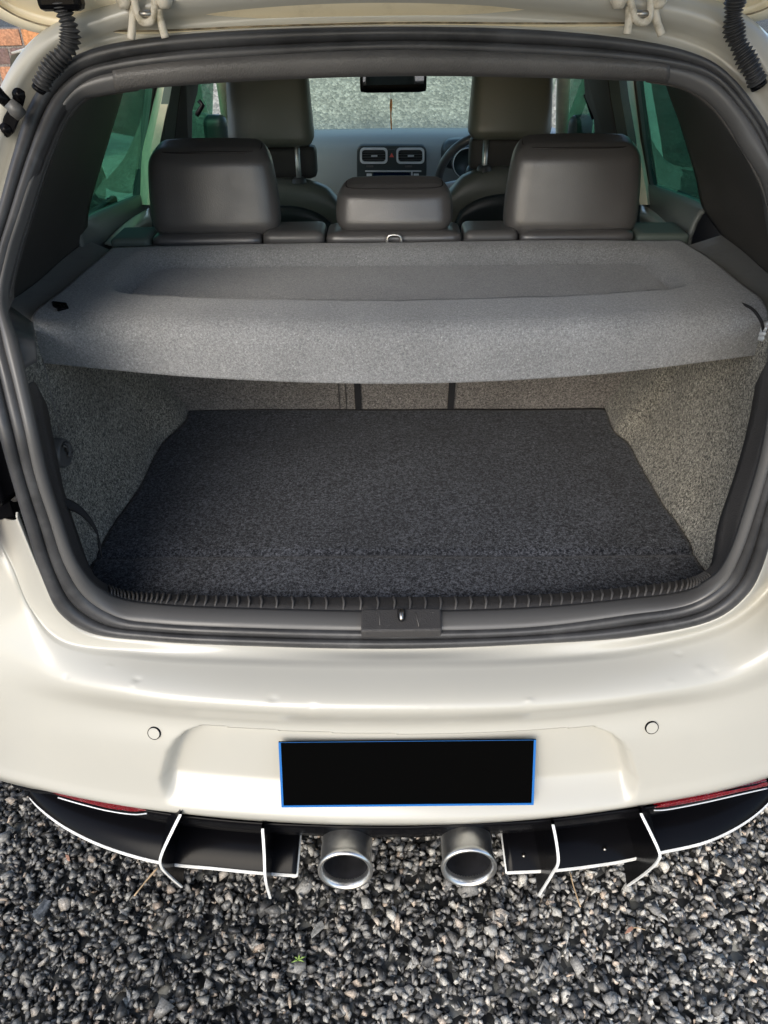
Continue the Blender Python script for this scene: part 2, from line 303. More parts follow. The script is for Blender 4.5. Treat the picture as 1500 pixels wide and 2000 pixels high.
def rock(seed, k=10, flat=.75):
    rr = random.Random(seed); bm = bmesh.new()
    for _ in range(k):
        v = Vector((rr.gauss(0,1), rr.gauss(0,1), rr.gauss(0,1))).normalized()*rr.uniform(.8, 1.1)
        bm.verts.new((v.x, v.y*rr.uniform(.7,.95), v.z*flat))
    h = bmesh.ops.convex_hull(bm, input=bm.verts[:]); bmesh.ops.delete(bm, geom=[e for e in h['geom_interior'] if isinstance(e, bmesh.types.BMVert)], context='VERTS')
    bm.verts.ensure_lookup_table(); bm.verts.index_update()
    V = np.array([v.co[:] for v in bm.verts]); Fc = np.array([[x.index for x in f.verts] for f in bm.faces if len(f.verts) == 3]); bm.free(); return V, Fc
protos = [rock(s, 7 + s % 4, .6 + .03*(s % 9)) for s in range(26)]
def scatter(pos, rad, name):
    VV, FF, off = [], [], 0; N = len(pos); pick = rng.integers(0, len(protos), N)
    for k, (V, Fc) in enumerate(protos):
        idx = np.where(pick == k)[0]; n = len(idx)
        if not n: continue
        q = rng.normal(size=(n, 4)); q[:, 1:3] *= .55; q /= np.linalg.norm(q, axis=1, keepdims=True); a, b, c, d = q.T
        R = np.stack([1-2*(c*c+d*d), 2*(b*c-a*d), 2*(b*d+a*c), 2*(b*c+a*d), 1-2*(b*b+d*d), 2*(c*d-a*b), 2*(b*d-a*c), 2*(c*d+a*b), 1-2*(b*b+c*c)], 1).reshape(n, 3, 3)
        s = rad[idx][:, None]*(1+rng.normal(0, .14, (n, 3)))
        W = np.einsum('nij,nkj->nki', R, V[None]*s[:, None, :]) + pos[idx][:, None, :]
        VV.append(W.reshape(-1, 3)); FF.append((Fc[None]+np.arange(n)[:, None, None]*len(V)+off).reshape(-1, 3)); off += n*len(V)
    V = np.concatenate(VV); Fc = np.concatenate(FF); me = bpy.data.meshes.new(name)
    me.vertices.add(len(V)); me.vertices.foreach_set('co', V.ravel().astype(np.float32)); me.loops.add(Fc.size); me.loops.foreach_set('vertex_index', Fc.ravel().astype(np.int32))
    me.polygons.add(len(Fc)); me.polygons.foreach_set('loop_start', np.arange(0, Fc.size, 3, dtype=np.int32)); me.polygons.foreach_set('loop_total', np.full(len(Fc), 3, dtype=np.int32))
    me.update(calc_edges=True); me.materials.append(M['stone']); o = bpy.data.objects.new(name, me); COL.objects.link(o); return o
def patch(x0, x1, y0, y1, dens, rm, zt):
    n = int((x1-x0)*(y1-y0)*dens); p = np.stack([rng.uniform(x0, x1, n), rng.uniform(y0, y1, n), rng.uniform(0, 1, n)**1.0*zt], 1)
    r = rm*np.exp(rng.normal(0, .30, n)); big = rng.uniform(0, 1, n) < .03; r[big] *= 1.6
    p[:, 2] += 0.006*np.sin(p[:, 0]*9+1)*np.cos(p[:, 1]*11); return p, r
P1 = patch(-1.25, 1.25, -.5, .5, 12300, .0092, .018)
P2 = patch(-2.6, 2.6, -1.4, -.5, 2600, .012, .012); P3 = patch(-2.6, -1.25, -.5, 2.2, 2600, .012, .012); P4 = patch(1.25, 2.6, -.5, 2.2, 2600, .012, .012); P5 = patch(-1.25, 1.25, .5, 1.2, 2600, .011, .012)
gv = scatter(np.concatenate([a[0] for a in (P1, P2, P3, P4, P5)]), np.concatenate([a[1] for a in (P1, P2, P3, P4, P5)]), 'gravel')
gv['kind'] = 'stuff'; gv['label'] = 'loose crushed grey and black driveway gravel'; gv['category'] = 'gravel'

# ------------------------------------------------------------ the car
car = empty('hatchback_car', (0, 0, 0), 'white hatchback car seen from behind with its boot open', 'car')

# --- bumper: rows of measured points from the boot gutter down to the lower edge
def yb(x):        # how the bumper curves round the corner, seen from above
    a = abs(x); return .155*a*a + (.9*(a-.62)**2 if a > .62 else 0)
rowA = [(35,1000),(78,1105),(112,1175),(165,1225),(300,1245),(500,1254),(785,1260),(1050,1250),(1250,1234),(1400,1198),(1462,1148),(1492,1080),(1512,985)]
A3 = [on(px, py, .0) for px, py in rowA]
def row_z(pts, z): return [at(px, py, z=(z if not isinstance(z, list) else z[i])) for i, (px, py) in enumerate(pts)]
def row_y(pts, y0):
    out = []
    for px, py in pts:
        p = at(px, py, y=y0)
        for _ in range(8): p = at(px, py, y=y0+yb(p.x))
        out.append(p)
    return out
rB = row_z([(-22,1005),(25,1105),(62,1190),(120,1250),(270,1274),(500,1284),(785,1290),(1050,1282),(1250,1262),(1425,1212),(1500,1150),(1540,1080),(1560,990)], [.86,.79,.715,.67,.655,.65,.65,.65,.655,.675,.72,.80,.88])
rC = row_z([(-80,1010),(10,1120),(45,1200),(85,1300),(250,1352),(500,1377),(785,1383),(1050,1376),(1250,1356),(1430,1318),(1530,1250),(1575,1130),(1590,1010)], [.855,.78,.71,.645,.632,.63,.63,.63,.632,.638,.70,.80,.88])
rC2 = [lerp(a, b, .25)+Vector((0,0,.004)) for a, b in zip(rB, rC)]; 
wrapL = [(-330,1000),(-260,1120),(-150,1230)]
rD = row_y([(-300,1120),(-200,1220),(-95,1290),(30,1352),(250,1396),(500,1416),(785,1421),(1050,1412),(1250,1390),(1440,1362),(1590,1300),(1680,1230),(1760,1130)], -.012)
rE = row_y([(-330,1220),(-220,1310),(-110,1370),(20,1420),(250,1452),(500,1468),(785,1472),(1050,1464),(1250,1446),(1440,1425),(1600,1375),(1700,1310),(1790,1230)], -.030)
rF = row_y([(-320,1330),(-220,1400),(-110,1450),(20,1500),(250,1548),(500,1568),(785,1576),(1050,1566),(1250,1540),(1440,1502),(1600,1450),(1700,1390),(1790,1320)], -.052)
rG = row_y([(-310,1350),(-210,1420),(-100,1475),(22,1522),(250,1573),(500,1597),(785,1606),(1050,1595),(1250,1569),(1440,1531),(1600,1475),(1700,1412),(1790,1345)], -.060)
rH = row_y([(-308,1358),(-208,1430),(-98,1483),(24,1531),(250,1575),(500,1603),(785,1612),(1050,1600),(1250,1574),(1440,1537),(1600,1482),(1700,1420),(1790,1352)], -.048)
ctrl = [A3, [p+Vector((0,-.008,-.006)) for p in A3], rB, rC2, rC, rD, rE, rF, rG, rH]
NU, NV = 520, 210
BN = rows_fit(ctrl, NU, NV)
def inrec(x, z):          # number-plate recess, 1 inside
    hw = float(np.interp(.558-z, [0,.012,.030,.055,.12], [.325,.352,.373,.389,.412]))
    a = ss(hw+.010, hw-.016, abs(x+.010)); b = ss(.574, .542, z)*ss(.380, .432, z); return a*b
BV0 = BVHTree.FromPolygons([p.copy() for r_ in BN for p in r_], grid(BN)[1])
def onb(px, py, off=.0036, bv=None):
    d = ray(px, py).normalized(); h, n_, *_ = (bv or BV0).ray_cast(CAMLOC, d); n_ = n_ if n_.dot(d) < 0 else -n_; return h+n_*off, n_
dents = [(130,1318,.010,-.0012),(268,1325,.012,-.0016),(260,1335,.008,.001),(533,1362,.014,-.0014),(610,1375,.012,-.0014),(1034,1366,.011,.0018),(1034,1376,.012,-.0012),(840,1380,.006,.001),(1325,1276,.014,-.001),(1365,1305,.018,.001),(1395,1309,.014,-.001),(215,1300,.01,.0006),(735,1385,.008,-.001),(1310,1330,.012,.0008)]
dents = [(onb(a, b)[0], r*.55, h*1.5) for a, b, r, h in dents]
for i, r in enumerate(BN):
    for j, p in enumerate(r):
        if p.z < .56: r[j] = p = p+Vector((0, .036*inrec(p.x, p.z), 0))
        if p.z > .60 and p.y < .12:
            for c, rad, h in dents:
                d = ((p.x-c.x)**2+((p.y-c.y)*1.6)**2)/rad**2
                if d < 4: r[j] = p = p+Vector((0, 0, h*math.exp(-d*1.6)))
BV1 = BVHTree.FromPolygons([p.copy() for r_ in BN for p in r_], grid(BN)[1])
bump = loft('bumper', BN, M['paint'], car, thick=.003, off=1)
# parking sensors
for px, py in ((302,1431),(1272,1420)):
    c, nn = onb(px, py, .0031, BV1); xx = Vector((1,0,0)); ax = nn.cross(xx).normalized(); xx = ax.cross(nn).normalized(); R = Matrix((xx, ax, nn)).transposed()
    s = MB().lathe([(0,.0007),(.0098,.0007),(.0102,.0002),(.0102,-.01)], c, R, 32).build('parking_sensor', M['paint'], car, angle=35)
    MB().lathe([(.0103,-.01),(.0103,.0004),(.0114,.0004),(.0117,-.01)], c, R, 32).build('sensor_ring', M['black'], s)
# number plate: black face, blue border
pc = [at(544,1449,y=-.004), at(1047,1444,y=-.004), at(1042,1571,y=-.048), at(550,1576,y=-.048)]
pn = (pc[1]-pc[0]).cross(pc[2]-pc[0]).normalized(); pn = pn if pn.y < 0 else -pn
plate = MB().prism([p-pn*.002 for p in pc], pn*.003).build('number_plate', M['platek'], car, smooth=False)
def inset(P, d):
    c = sum(P, Vector())/4; ux = (P[1]-P[0]).normalized(); uy = (P[0]-P[3]).normalized()
    return [P[0]+ux*d-uy*d, P[1]-ux*d-uy*d, P[2]-ux*d+uy*d, P[3]+ux*d+uy*d]
ib = inset(pc, .0038); ib[0] = pc[0]+(ib[3]-pc[3]).normalized()*.0001+(ib[0]-pc[0])*Vector((1,0,0)).length*0+Vector((.0038,0,-.0008)); ib[1] = pc[1]+Vector((-.0038,0,-.0008)); V = [p+pn*.0018 for p in pc]+[p+pn*.0018 for p in ib]
meshobj('plate_border', V+[v-pn*.0008 for v in V], [(0,1,5,4),(1,2,6,5),(2,3,7,6),(3,0,4,7),(4,5,13,12),(5,6,14,13),(6,7,15,14),(7,4,12,15),(0,8,9,1),(1,9,10,2),(2,10,11,3),(3,11,8,0)], M['blue'], plate, smooth=False)

# --- gutter round the opening and the rear body corners
LA = [(785,1265),(500,1260),(300,1250),(175,1233),(120,1198),(90,1140),(50,1015),(25,930),(0,840),(-22,755),(-40,660),(-45,590),(-25,500),(0,415),(28,310),(58,215),(88,165),(130,125),(190,98),(300,78),(500,63),(785,57),(1050,64),(1230,82),(1330,103),(1390,130),(1430,165),(1465,210),(1500,270),(1530,370),(1555,480),(1565,590),(1565,680),(1552,790),(1535,900),(1510,1000),(1490,1095),(1460,1155),(1400,1205),(1250,1240),(1050,1255)]
LC = [(785,1232),(500,1227),(310,1218),(235,1207),(170,1168),(130,1105),(98,1010),(72,930),(52,840),(32,755),(8,660),(0,595),(15,500),(37,430),(78,310),(118,220),(150,178),(185,155),(250,140),(350,127),(520,115),(785,104),(1040,112),(1200,122),(1300,133),(1365,147),(1402,168),(1440,210),(1475,258),(1512,345),(1530,440),(1540,570),(1535,680),(1522,790),(1503,890),(1475,990),(1440,1090),(1412,1140),(1350,1180),(1220,1202),(1040,1225)]
LD = [(785,1195),(500,1190),(320,1182),(245,1172),(190,1150),(148,1100),(113,1005),(88,925),(68,835),(50,755),(30,670),(8,592),(27,500),(50,425),(92,300),(130,220),(160,192),(195,184),(250,175),(350,165),(520,154),(785,146),(1040,149),(1200,154),(1300,160),(1355,178),(1390,200),(1425,240),(1455,290),(1497,360),(1515,445),(1530,570),(1525,680),(1508,790),(1490,890),(1462,985),(1427,1085),(1396,1128),(1340,1155),(1215,1172),(1040,1188)]
NL = 300
def loopn(L, offs): return crv([on(px, py, o) for (px, py), o in zip(L, offs)], NL, True)
n41 = len(LA); bottom = {0,1,2,3,38,39,40}; upper = set(range(12, 31))
A = loopn(LA, [0]*n41); C = loopn(LC, [.004]*n41)
Dl = loopn(LD, [.042 if i in bottom else (.02 if i in (4,37) else (.02 if i in upper else .004)) for i in range(n41)])
def prof(A, C, shape):      # rubber cross-section between the two loops, bulging towards the outside
    rows = []
    for s, h in shape:
        rows.append([lerp(a, c, s)+Vector((0, -h*.75, h*.45)) for a, c in zip(A, C)])
    return rows
loft('rubber_seal', prof(A, C, [(0,-.012),(0,0),(.05,.007),(.16,.013),(.30,.015),(.42,.012),(.48,.002),(.52,-.004),(.57,.003),(.68,.009),(.80,.010),(.92,.006),(1,0),(1.0,-.012)]), M['rubber'], car, cu=True, thick=.002)
# plastic frame trim from C to D (header, corners and side rims) then turned inwards
def cd(s, h): return [lerp(c, d, s)+Vector((0, -h*.7, h*.5)) for c, d in zip(C, Dl)]
back = [d+(Vector((0, .03, 0)) if d.z > 1.2 else Vector((0, .003, -.012)) if abs(d.x) < .5 and d.z < .8 else Vector((0, .006, -.002))) for d in Dl]
loft('opening_trim', [cd(0,-.008), cd(.0,.0), cd(.10,.005), cd(.35,.010), cd(.65,.010), cd(.9,.005), cd(1,0), back], M['plastic_smooth'], car, cu=True, thick=.002)
# header panel with its own grain between the two corner joints (indices measured at px 232 and 1322)
hi0, hi1 = int(NL*17.75/n41), int(NL*24.1/n41)
hp = [[lerp(c, d, s)+Vector((0, -h*.7, h*.5)) for c, d in zip(C[hi0:hi1+1], Dl[hi0:hi1+1])] for s, h in ((.03,.0),(.05,.009),(.5,.0115),(.90,.010),(.985,.002))]
hp.append([p+Vector((0,.02,0)) for p in hp[-1]])
loft('header_panel', hp, M['plastic'], car, thick=.002)
# painted gutter and outer body round the upper half of the opening
i0, i1 = int(NL*11.6/n41), int(NL*31.4/n41)
Aup = A[i0:i1+1]
cen = Vector((0, .3, 1.1))
def outset(p, d, dy):
    v = Vector((p.x, 0, (p.z-1.0)*1.05)); v.normalize(); return p+v*d+Vector((0, dy, 0))
gut = [[outset(p, d*(.84-.26*ss(-.25,-.45,p.x)*ss(1.25,1.35,p.z)), dy) for p in Aup] for d, dy in ((-.01,.01),(.002,.006),(.006,.028),(.02,.034),(.034,.026),(.042,.006),(.062,.000),(.080,.012),(.090,.035),(.094,.09))]
loft('body_gutter', gut, M['paint'], car, thick=.002, off=1)
for a_, b_ in ((6.3, 11.6), (31.4, 36.2)):       # dark tail-light recesses beside the lower half of the seal
    Aq = A[int(NL*a_/n41):int(NL*b_/n41)+1]
    hz = [[p+Vector((math.copysign(d, p.x), dy, 0)) for p in Aq] for d, dy in ((-.01,.012),(.004,.010),(.008,.03),(.022,.034),(.030,.012),(.034,.002),(.07,.0),(.12,.03),(.16,.08))]
    loft('light_recess', hz, M['black'], car, thick=.003, off=1)

# sill step and side trim inside: D -> E
E_ = {9:(65,745),8:(82,835),7:(102,925),6:(128,1005),5:(158,1085),4:(186,1128),3:(240,1153),2:(330,1160),1:(500,1165),0:(785,1166),40:(1040,1162),39:(1215,1148),38:(1343,1131),37:(1378,1116),36:(1404,1090),35:(1428,985),34:(1460,890),33:(1488,790),32:(1505,700)}
order = [9,8,7,6,5,4,3,2,1,0,40,39,38,37,36,35,34,33,32]
def yo(i): return .042 if i in bottom else (.02 if i in (4,37) else .004)
dl = [on(*LD[i], yo(i)) for i in order]; el = [on(*E_[i], .085 if i in bottom else .06) for i in order]
nb = 160; dl = crv(dl, nb); el = crv(el, nb)
dn = [e+Vector((0, .02, 0))+(Vector((0, 0, -.10)) if abs(e.x) < .5 else Vector((-math.copysign(.0, e.x), .0, -.05))) for e in el]
loft('boot_inner_trim', [[d+Vector((0,.001,0)) for d in dl], [lerp(d, e, .5)+Vector((0,0,-.001)) for d, e in zip(dl, el)], el, [e+Vector((0,.006,-.006)) for e in el], dn], M['trimd'], car, thick=.003)
# ribs moulded across the loading lip
mb = MB(); k0, k1 = int(nb*5.6/18), int(nb*13.0/18)
dd, ee = crv(dl[k0:k1], 66), crv(el[k0:k1], 66)
for d, e in zip(dd, ee):
    a = lerp(d, e, .12)+Vector((0,0,.0003)); b = lerp(d, e, .96)+Vector((0,0,.0003)); c = lerp(a, b, .5)+Vector((.002,0,.0022)); mb.tube([a-Vector((0,0,.001)), c, b+Vector((0,0,.001)), b+Vector((0,.004,-.006))], [.0013,.0022,.0022,.0015], 8)
rb = mb.build('sill_ribs', M['plastic'], car); rb['kind'] = 'stuff'
# latch cover with striker
q = [at(706,1190,z=.703), at(861,1188,z=.703), at(863,1231,z=.696), at(705,1233,z=.696)]
qn = (q[1]-q[0]).cross(q[2]-q[0]).normalized(); qn = qn if qn.z > 0 else -qn
lc = MB().prism([p-qn*.02 for p in q], qn*.021).build('latch_cover', M['trimd'], car, smooth=False, bevel=.003)
hole = [at(px, py, z=.7025)+qn*.0006 for px, py in ((776,1190),(791,1190),(792,1205),(789,1213),(784,1216),(779,1213),(776,1205))]
MB().prism(hole, qn*.001).build('latch_slot', M['sooty'], lc, smooth=False)
st0 = at(784,1208,z=.704); MB().tube([st0+Vector((0,-.002,-.004)), st0+Vector((0,.0,.001)), st0+Vector((0,.006,.0045)), st0+Vector((0,.014,.004))], [.0035,.0038,.0042,.0052], 12).build('latch_striker', M['steel'], lc)

mb = MB()
for a_, b_ in (((735,1194),(738,1215)),((741,1196),(742,1222)),((812,1196),(818,1224)),((822,1192),(824,1210)),((845,1197),(850,1200)),((722,1192),(730,1193)),((800,1193),(812,1194))):
    mb.tube([at(*a_, z=.7025)+qn*.0005, at(*b_, z=.698)+qn*.0012], .00055, 4)
sm_ = mb.build('scuff_mark', M['thread'], lc); sm_['kind'] = 'stuff'
# --- boot: side linings, floor
def lining(name, floor_pts, top_pts, mid_bulge):
    fl = crv([at(px, py, z=.655) for px, py in floor_pts], 60); tp = crv([Vector(p) for p in top_pts], 60); sgn = 1 if fl[0].x > 0 else -1
    rows = []
    for k in range(16):
        s = k/15; r = []
        for j, (a, b) in enumerate(zip(fl, tp)):
            p = lerp(a, b, s); u = j/59
            p.x += sgn*(math.sin(math.pi*s)*.014*math.sin(math.pi*u) + .02*ss(0,.25,s)*ss(.0,.3,u)*(1-s)); r.append(p)
        rows.append(r)
    rows.insert(0, [p+Vector((0,0,-.03)) for p in rows[0]])
    return loft(name, rows, M['sidec'], car, thick=.004, off=1 if sgn < 0 else -1)
el_top = el[0]; er_top = el[-1]
lining('side_lining', [(60,1128),(150,1115),(172,1108),(195,1065),(218,1025),(250,980),(272,948),(298,895),(318,862),(343,840),(360,822),(367,800),(368,770)], [(-.635,.17,1.06),(-.64,.2,1.075),(-.64,.30,1.08),(-.645,.4,1.085),(-.645,.5,1.085),(-.64,.6,1.085),(-.635,.7,1.085),(-.62,.8,1.085),(-.60,.9,1.085)], 0)
lining('side_lining', [(1490,1140),(1400,1128),(1377,1116),(1362,1093),(1350,1062),(1318,1015),(1303,998),(1276,952),(1250,906),(1228,866),(1203,846),(1193,822),(1182,796),(1180,770)], [(.615,.17,1.06),(.625,.2,1.075),(.63,.30,1.08),(.635,.4,1.085),(.635,.5,1.085),(.63,.6,1.085),(.625,.7,1.085),(.61,.8,1.085),(.59,.9,1.085)], 0)
# load floor: an uneven carpeted board that lifts out
def fz(x, y): return .662 + .003*mnoise.noise(Vector((x*4, y*5, 0))) + (-.006*math.exp(-((y-.335)/.008)**2))
fo = [(150,1175),(165,1130),(176,1106),(198,1062),(221,1022),(253,978),(275,945),(301,893),(321,861),(346,839),(363,821),(369,801)]
fr = [(1395,1165),(1385,1130),(1374,1112),(1360,1090),(1347,1060),(1315,1012),(1300,995),(1273,950),(1247,905),(1225,865),(1200,845),(1181,797)]
fl = crv([at(a, b, z=.662) for a, b in fo], 90); frr = crv([at(a, b, z=.662) for a, b in fr], 90)
rows = []
for a, b in zip(fl, frr):
    rows.append([Vector((p.x, p.y, fz(p.x, p.y)+.0015*math.sin(7*p.x+3))) for p in [lerp(a, b, k/119) for k in range(120)]])
y0 = rows[0][0].y
mat_o = loft('boot_floor', rows, M['floorc'], None, thick=.012, off=-1); tag(mat_o, 'charcoal carpeted boot floor board lying flat in the boot', 'boot floor')
cr = [at(205+ (1170-205+190)*k/40, 1080 + 10*math.sin(k/40*3)- 6*(k/40), z=.6605) for k in range(41)]
# strap and nook at the left, hook and cord
mb = MB(); stp = crv([on(118,985,.075), on(150,998,.085), on(176,1022,.10), on(192,1052,.11), on(196,1085,.105)], 30)
rows = [[p+Vector((0,-.0,-.006)) for p in stp], [p+Vector((.003,-.004,.0)) for p in stp], [p+Vector((.003,.0,.013)) for p in stp], [p+Vector((0,.004,.015)) for p in stp]]
loft('storage_strap', rows, M['strap'], car, thick=.002)
hk = at(128,885,x=-.612); hk = Vector((-.618, hk.y, hk.z)); Rh = Matrix(((0,0,1),(1,0,0),(0,1,0)))
h = MB().lathe([(.0,.004),(.011,.006),(.02,.002),(.024,.008),(.027,.004),(.028,-.02)], hk, Rh, 24).build('bag_hook', M['plastic_smooth'], car)
mb = MB()
for k in range(7):
    a = k*.45-1.3; c = hk+Vector((.009, 0, 0)); mb.tube([c+Vector((0, .004*math.cos(a), .004*math.sin(a))), c+Vector((.004, .013*math.cos(a+.25), .013*math.sin(a+.25))), c+Vector((0, .021*math.cos(a+.5), .021*math.sin(a+.5)))], .0022, 6)
mb.build('hook_blades', M['plastic'], h)

# --- seat back (carpet side to the boot), with straps and seams
sb = [at(368,802,z=.655), at(1184,797,z=.655)]
yb0 = (sb[0].y+sb[1].y)/2+.006
seat = empty('rear_seat', (0, 0, 0)); seat.parent = car
seat_rows = []
for k in range(14):
    s = k/13; z = lerp(.60, 1.085, s); y = yb0-.105*s**1.0
    seat_rows.append([Vector((x, y+.008*math.cos(x*5)*s, z)) for x in np.linspace(-.63, .63, 60)])
sback = loft('seat_back', seat_rows, M['seatc'], seat, thick=.06, off=1 if False else -1)
def seat_y(z): return yb0-.105*(z-.60)/.485
for px in (700.5, 879):
    a = at(px, 812, y=seat_y(.66)-.004); xx = a.x; mb = MB()
    mb.box((xx, seat_y(.87)-.004, .87), (.0165, .006, .43), Matrix.Rotation(math.atan2(.105,.485), 3, 'X'))
    mb.build('seat_strap', M['strap'], seat, smooth=False)
for px in (664, 677):
    xx = at(px, 800, y=seat_y(.66)).x; MB().box((xx, seat_y(.87)-.001, .87), (.0025, .004, .43), Matrix.Rotation(math.atan2(.105,.485), 3, 'X')).build('seat_seam', M['pillar'], seat, smooth=False)
# leather top of the seat back: five pads
def pad(name, px0, px1, top, m, r=.016, dp=.11, zz=1.075, yy=.905):
    a = at(px0, 480, y=yy).x; b = at(px1, 480, y=yy).x; w_ = b-a
    V, Fc = rbox(w_, dp, .05+top, r, 12); V = [v+Vector(((a+b)/2, yy+dp/2, zz)) for v in V]
    return meshobj(name, V, Fc, m, seat)
pad('top_pad', 296, 511, -.006, M['leather'])
pad('release_cover', 513, 634, -.001, M['plastic_smooth'])
pad('top_pad', 637, 902, -.004, M['leather'])
pad('release_cover', 906, 1012, -.003, M['plastic_smooth'])
pad('top_pad', 1015, 1238, -.005, M['leather'])
for a, b in ((215,292),(1243,1345)):
    p = pad('seat_belt_guide', a, b, -.012, M['greent'], r=.01)
# tether loop
t0 = at(757,490,y=.888); t1 = at(783,490,y=.888); top = at(770,459,y=.895).z
lp = [t0+Vector((0,0,-.02)), t0, Vector((t0.x, .89, top-.006)), Vector((t0.x+.005, .89, top)), Vector((t1.x-.005, .89, top)), Vector((t1.x, .89, top-.006)), t1, t1+Vector((0,0,-.02))]
MB().tube(crv(lp, 40), .0034, 10).build('tether_loop', M['chrome'], seat)
# headrests
def headrest(parent, x0, x1, z0, z1, y, dp, tap, topbulge, name='headrest', m=None, posts=True, m2=None, pr=.0065, rr=.034):
    w_ = x1-x0; hh = z1-z0; cx = (x0+x1)/2; rr = min(rr, .38*hh, .36*dp)
    def fn(p, ux, uy, uz):
        k = 1-tap*max(uz, 0)**1.5; p.x *= k*(1+.03*math.sin(math.pi*uz)); p.x *= 1-.06*(1 if uy > 0 else 0)*uy
        p.y = p.y*(1-.22*uz) + .018*uz
        p.y += -.012*(1-ux*ux)*max(0, -uy)*1.0          # crowned towards the boot
        p.z += topbulge*(1-ux*ux)*ss(.7, 1, uz); p.z += .012*ss(.75,1,uz)*uy
        return p
    V, Fc = rbox(w_, dp, hh, rr, 18, fn); V = [v+Vector((cx, y, z0)) for v in V]
    o = meshobj(name, V, Fc, m or M['leather'], parent)
    # piping: seam round the top
    seam = []; st = []
    n = 90; hw, hd = w_/2-rr*.55, dp/2-rr*.42
    for k in range(n):
        a = 2*math.pi*k/n; ca, sa = math.cos(a), math.sin(a); e = .45
        ux = math.copysign(abs(ca)**e, ca); uy = math.copysign(abs(sa)**e, sa)
        p = Vector((ux*hw, uy*hd, hh-rr*.18)); kx = p.x/(w_/2); uz = p.z/hh
        q = fn(p, kx, p.y/(dp/2), min(uz, 1)); seam.append(q+Vector((cx, y, z0)))
    seam.append(seam[0])
    MB().tube(seam, .0028, 8, False).build('piping', M['leatherp'] , o) if False else None
    return o, seam
def hr(px0, px1, pyt, pyb, yy, dp, tap, bulge):
    a = at(px0, pyb-60, y=yy-dp/2); b = at(px1, pyb-60, y=yy-dp/2); zt = at((px0+px1)/2, pyt, y=yy+.02).z-bulge; zb = at((px0+px1)/2, pyb, y=yy-dp/2).z
    o, seam = headrest(seat, a.x, b.x, zb, zt, yy, dp, tap, bulge)
    ob = MB().tube(seam, .0022, 8, False).build('piping', M['leatherp'], seat); ob['label'] = 'black piping round the headrest top'
    mb = MB()                                         # top stitching
    for k in range(0, len(seam)-1):
        if seam[k].y < yy+.01:
            for f in (0.05, .38, .71):
                p = lerp(seam[k], seam[k+1], f)+Vector((0,-.0035,-.0035)); q2 = lerp(seam[k], seam[k+1], f+.2)+Vector((0,-.0035,-.0035)); mb.tube([p, q2], .0007, 4)
    s = mb.build('stitching', M['thread'], seat); s['kind'] = 'stuff'
    for sx in (-.07, .07):
        c = Vector(((a.x+b.x)/2+sx*(1 if b.x-a.x < .27 else 1.15), yy-.012, zb))
        MB().tube([c+Vector((0,0,-.05)), c+Vector((0,0,.03))], .0055, 14).build('headrest_post', M['chrome'], seat)
        MB().lathe([(.0,.004),(.013,.004),(.019,.001),(.021,-.006)], c+Vector((0,0,-.012)), Matrix.Identity(3), 24).build('post_guide', M['plastic_smooth'], seat)
hr(285, 540, 277, 468, .985, .105, .10, .004)
hr(655, 886, 350, 458, .965, .085, .06, .003)
hr(992, 1256, 268, 466, .985, .105, .10, .004)

# --- parcel shelf: lifts out, rests on the side ledges
rear = [(222,494),(500,487),(785,484),(1060,480),(1328,480)]
s1 = [(175,535),(480,520),(785,515),(1090,512),(1390,520)]
s2 = [(125,578),(450,575),(785,575),(1120,568),(1440,562)]
s3 = [(92,604),(420,618),(785,628),(1140,616),(1480,592)]
SR = [[at(px, py, z=1.10) for px, py in r] for r in (rear, s1, s2, s3)]
s4 = [at(px, py, z=1.0965) for px, py in ((74,620),(410,634),(785,643),(1150,632),(1487,606))]
s5 = [at(px, py, z=zz) for (px, py), zz in zip(((66,640),(405,653),(785,662),(1155,651),(1492,627)), (1.084,)*5)]
s6 = [Vector((q.x, p.y-.004, q.z)) for p, q in zip(s5, [at(px, py, y=p.y-.004) for (px, py), p in zip(((68,703),(405,733),(788,744),(1155,727),(1484,688)), s5)])]
SH = rows_fit(SR+[s4, s5, s6], 170, 110)
dishp = [[at(px, py, z=1.10) for px, py in r] for r in (((250,512),(785,505),(1300,505)), ((190,578),(785,610),(1372,568)))]
for i, r in enumerate(SH):
    for j, p in enumerate(r):
        u = p.x; 
        yr = .852; 
        fr_y = float(np.interp(u, [-.62,-.56,-.3,0,.3,.56,.62], [.60,.555,.515,.50,.515,.56,.61]))
        if p.z > 1.08:
            yc, hy, hx, Rc = (yr+fr_y)/2-.002, (yr-fr_y)/2, .572, .085; qx, qy = abs(u)-hx+Rc, abs(p.y-yc)-hy+Rc
            dd_ = Rc-math.hypot(max(qx, 0), max(qy, 0))-min(max(qx, qy), 0); m_ = ss(.0, .016 if (p.y < yc and abs(u) < .54) else .045, dd_)
            p = p+Vector((0, 0, -.034*m_ + .0012*mnoise.noise(p*14)))
        r[j] = p
shelf = empty('parcel_shelf', (0, .65, 1.09), 'grey felt parcel shelf covering the boot behind the rear headrests', 'parcel shelf')
so = loft('shelf_board', SH, M['shelf'], shelf, thick=.012, off=-1); so.location = (0, -.65, -1.09)
def cl(*P): return [at(a, b, z=1.113)+Vector((0,-.65,-1.09)) for a, b in P]
mb = MB().tube(cl((104,591),(128,594),(131,601),(118,604),(106,597),(104,591)), .0030, 8).tube(cl((108,592),(120,600),(114,606)), .0024, 8).tube(cl((121,594),(124,602)), .0024, 8); mb.build('cord_clip', M['black'], shelf)
cd_ = [at(1428,589,z=1.106), at(1450,594,z=1.108), at(1472,606,z=1.108), at(1487,628,z=1.095), at(1491,648,z=1.075)]
MB().tube([p+Vector((0,-.65,-1.09)) for p in crv(cd_, 40)], .0026, 8).build('shelf_cord', M['strap'], shelf)
hk2 = at(1499,645,z=1.075)+Vector((0,-.65,-1.09)); mb = MB()
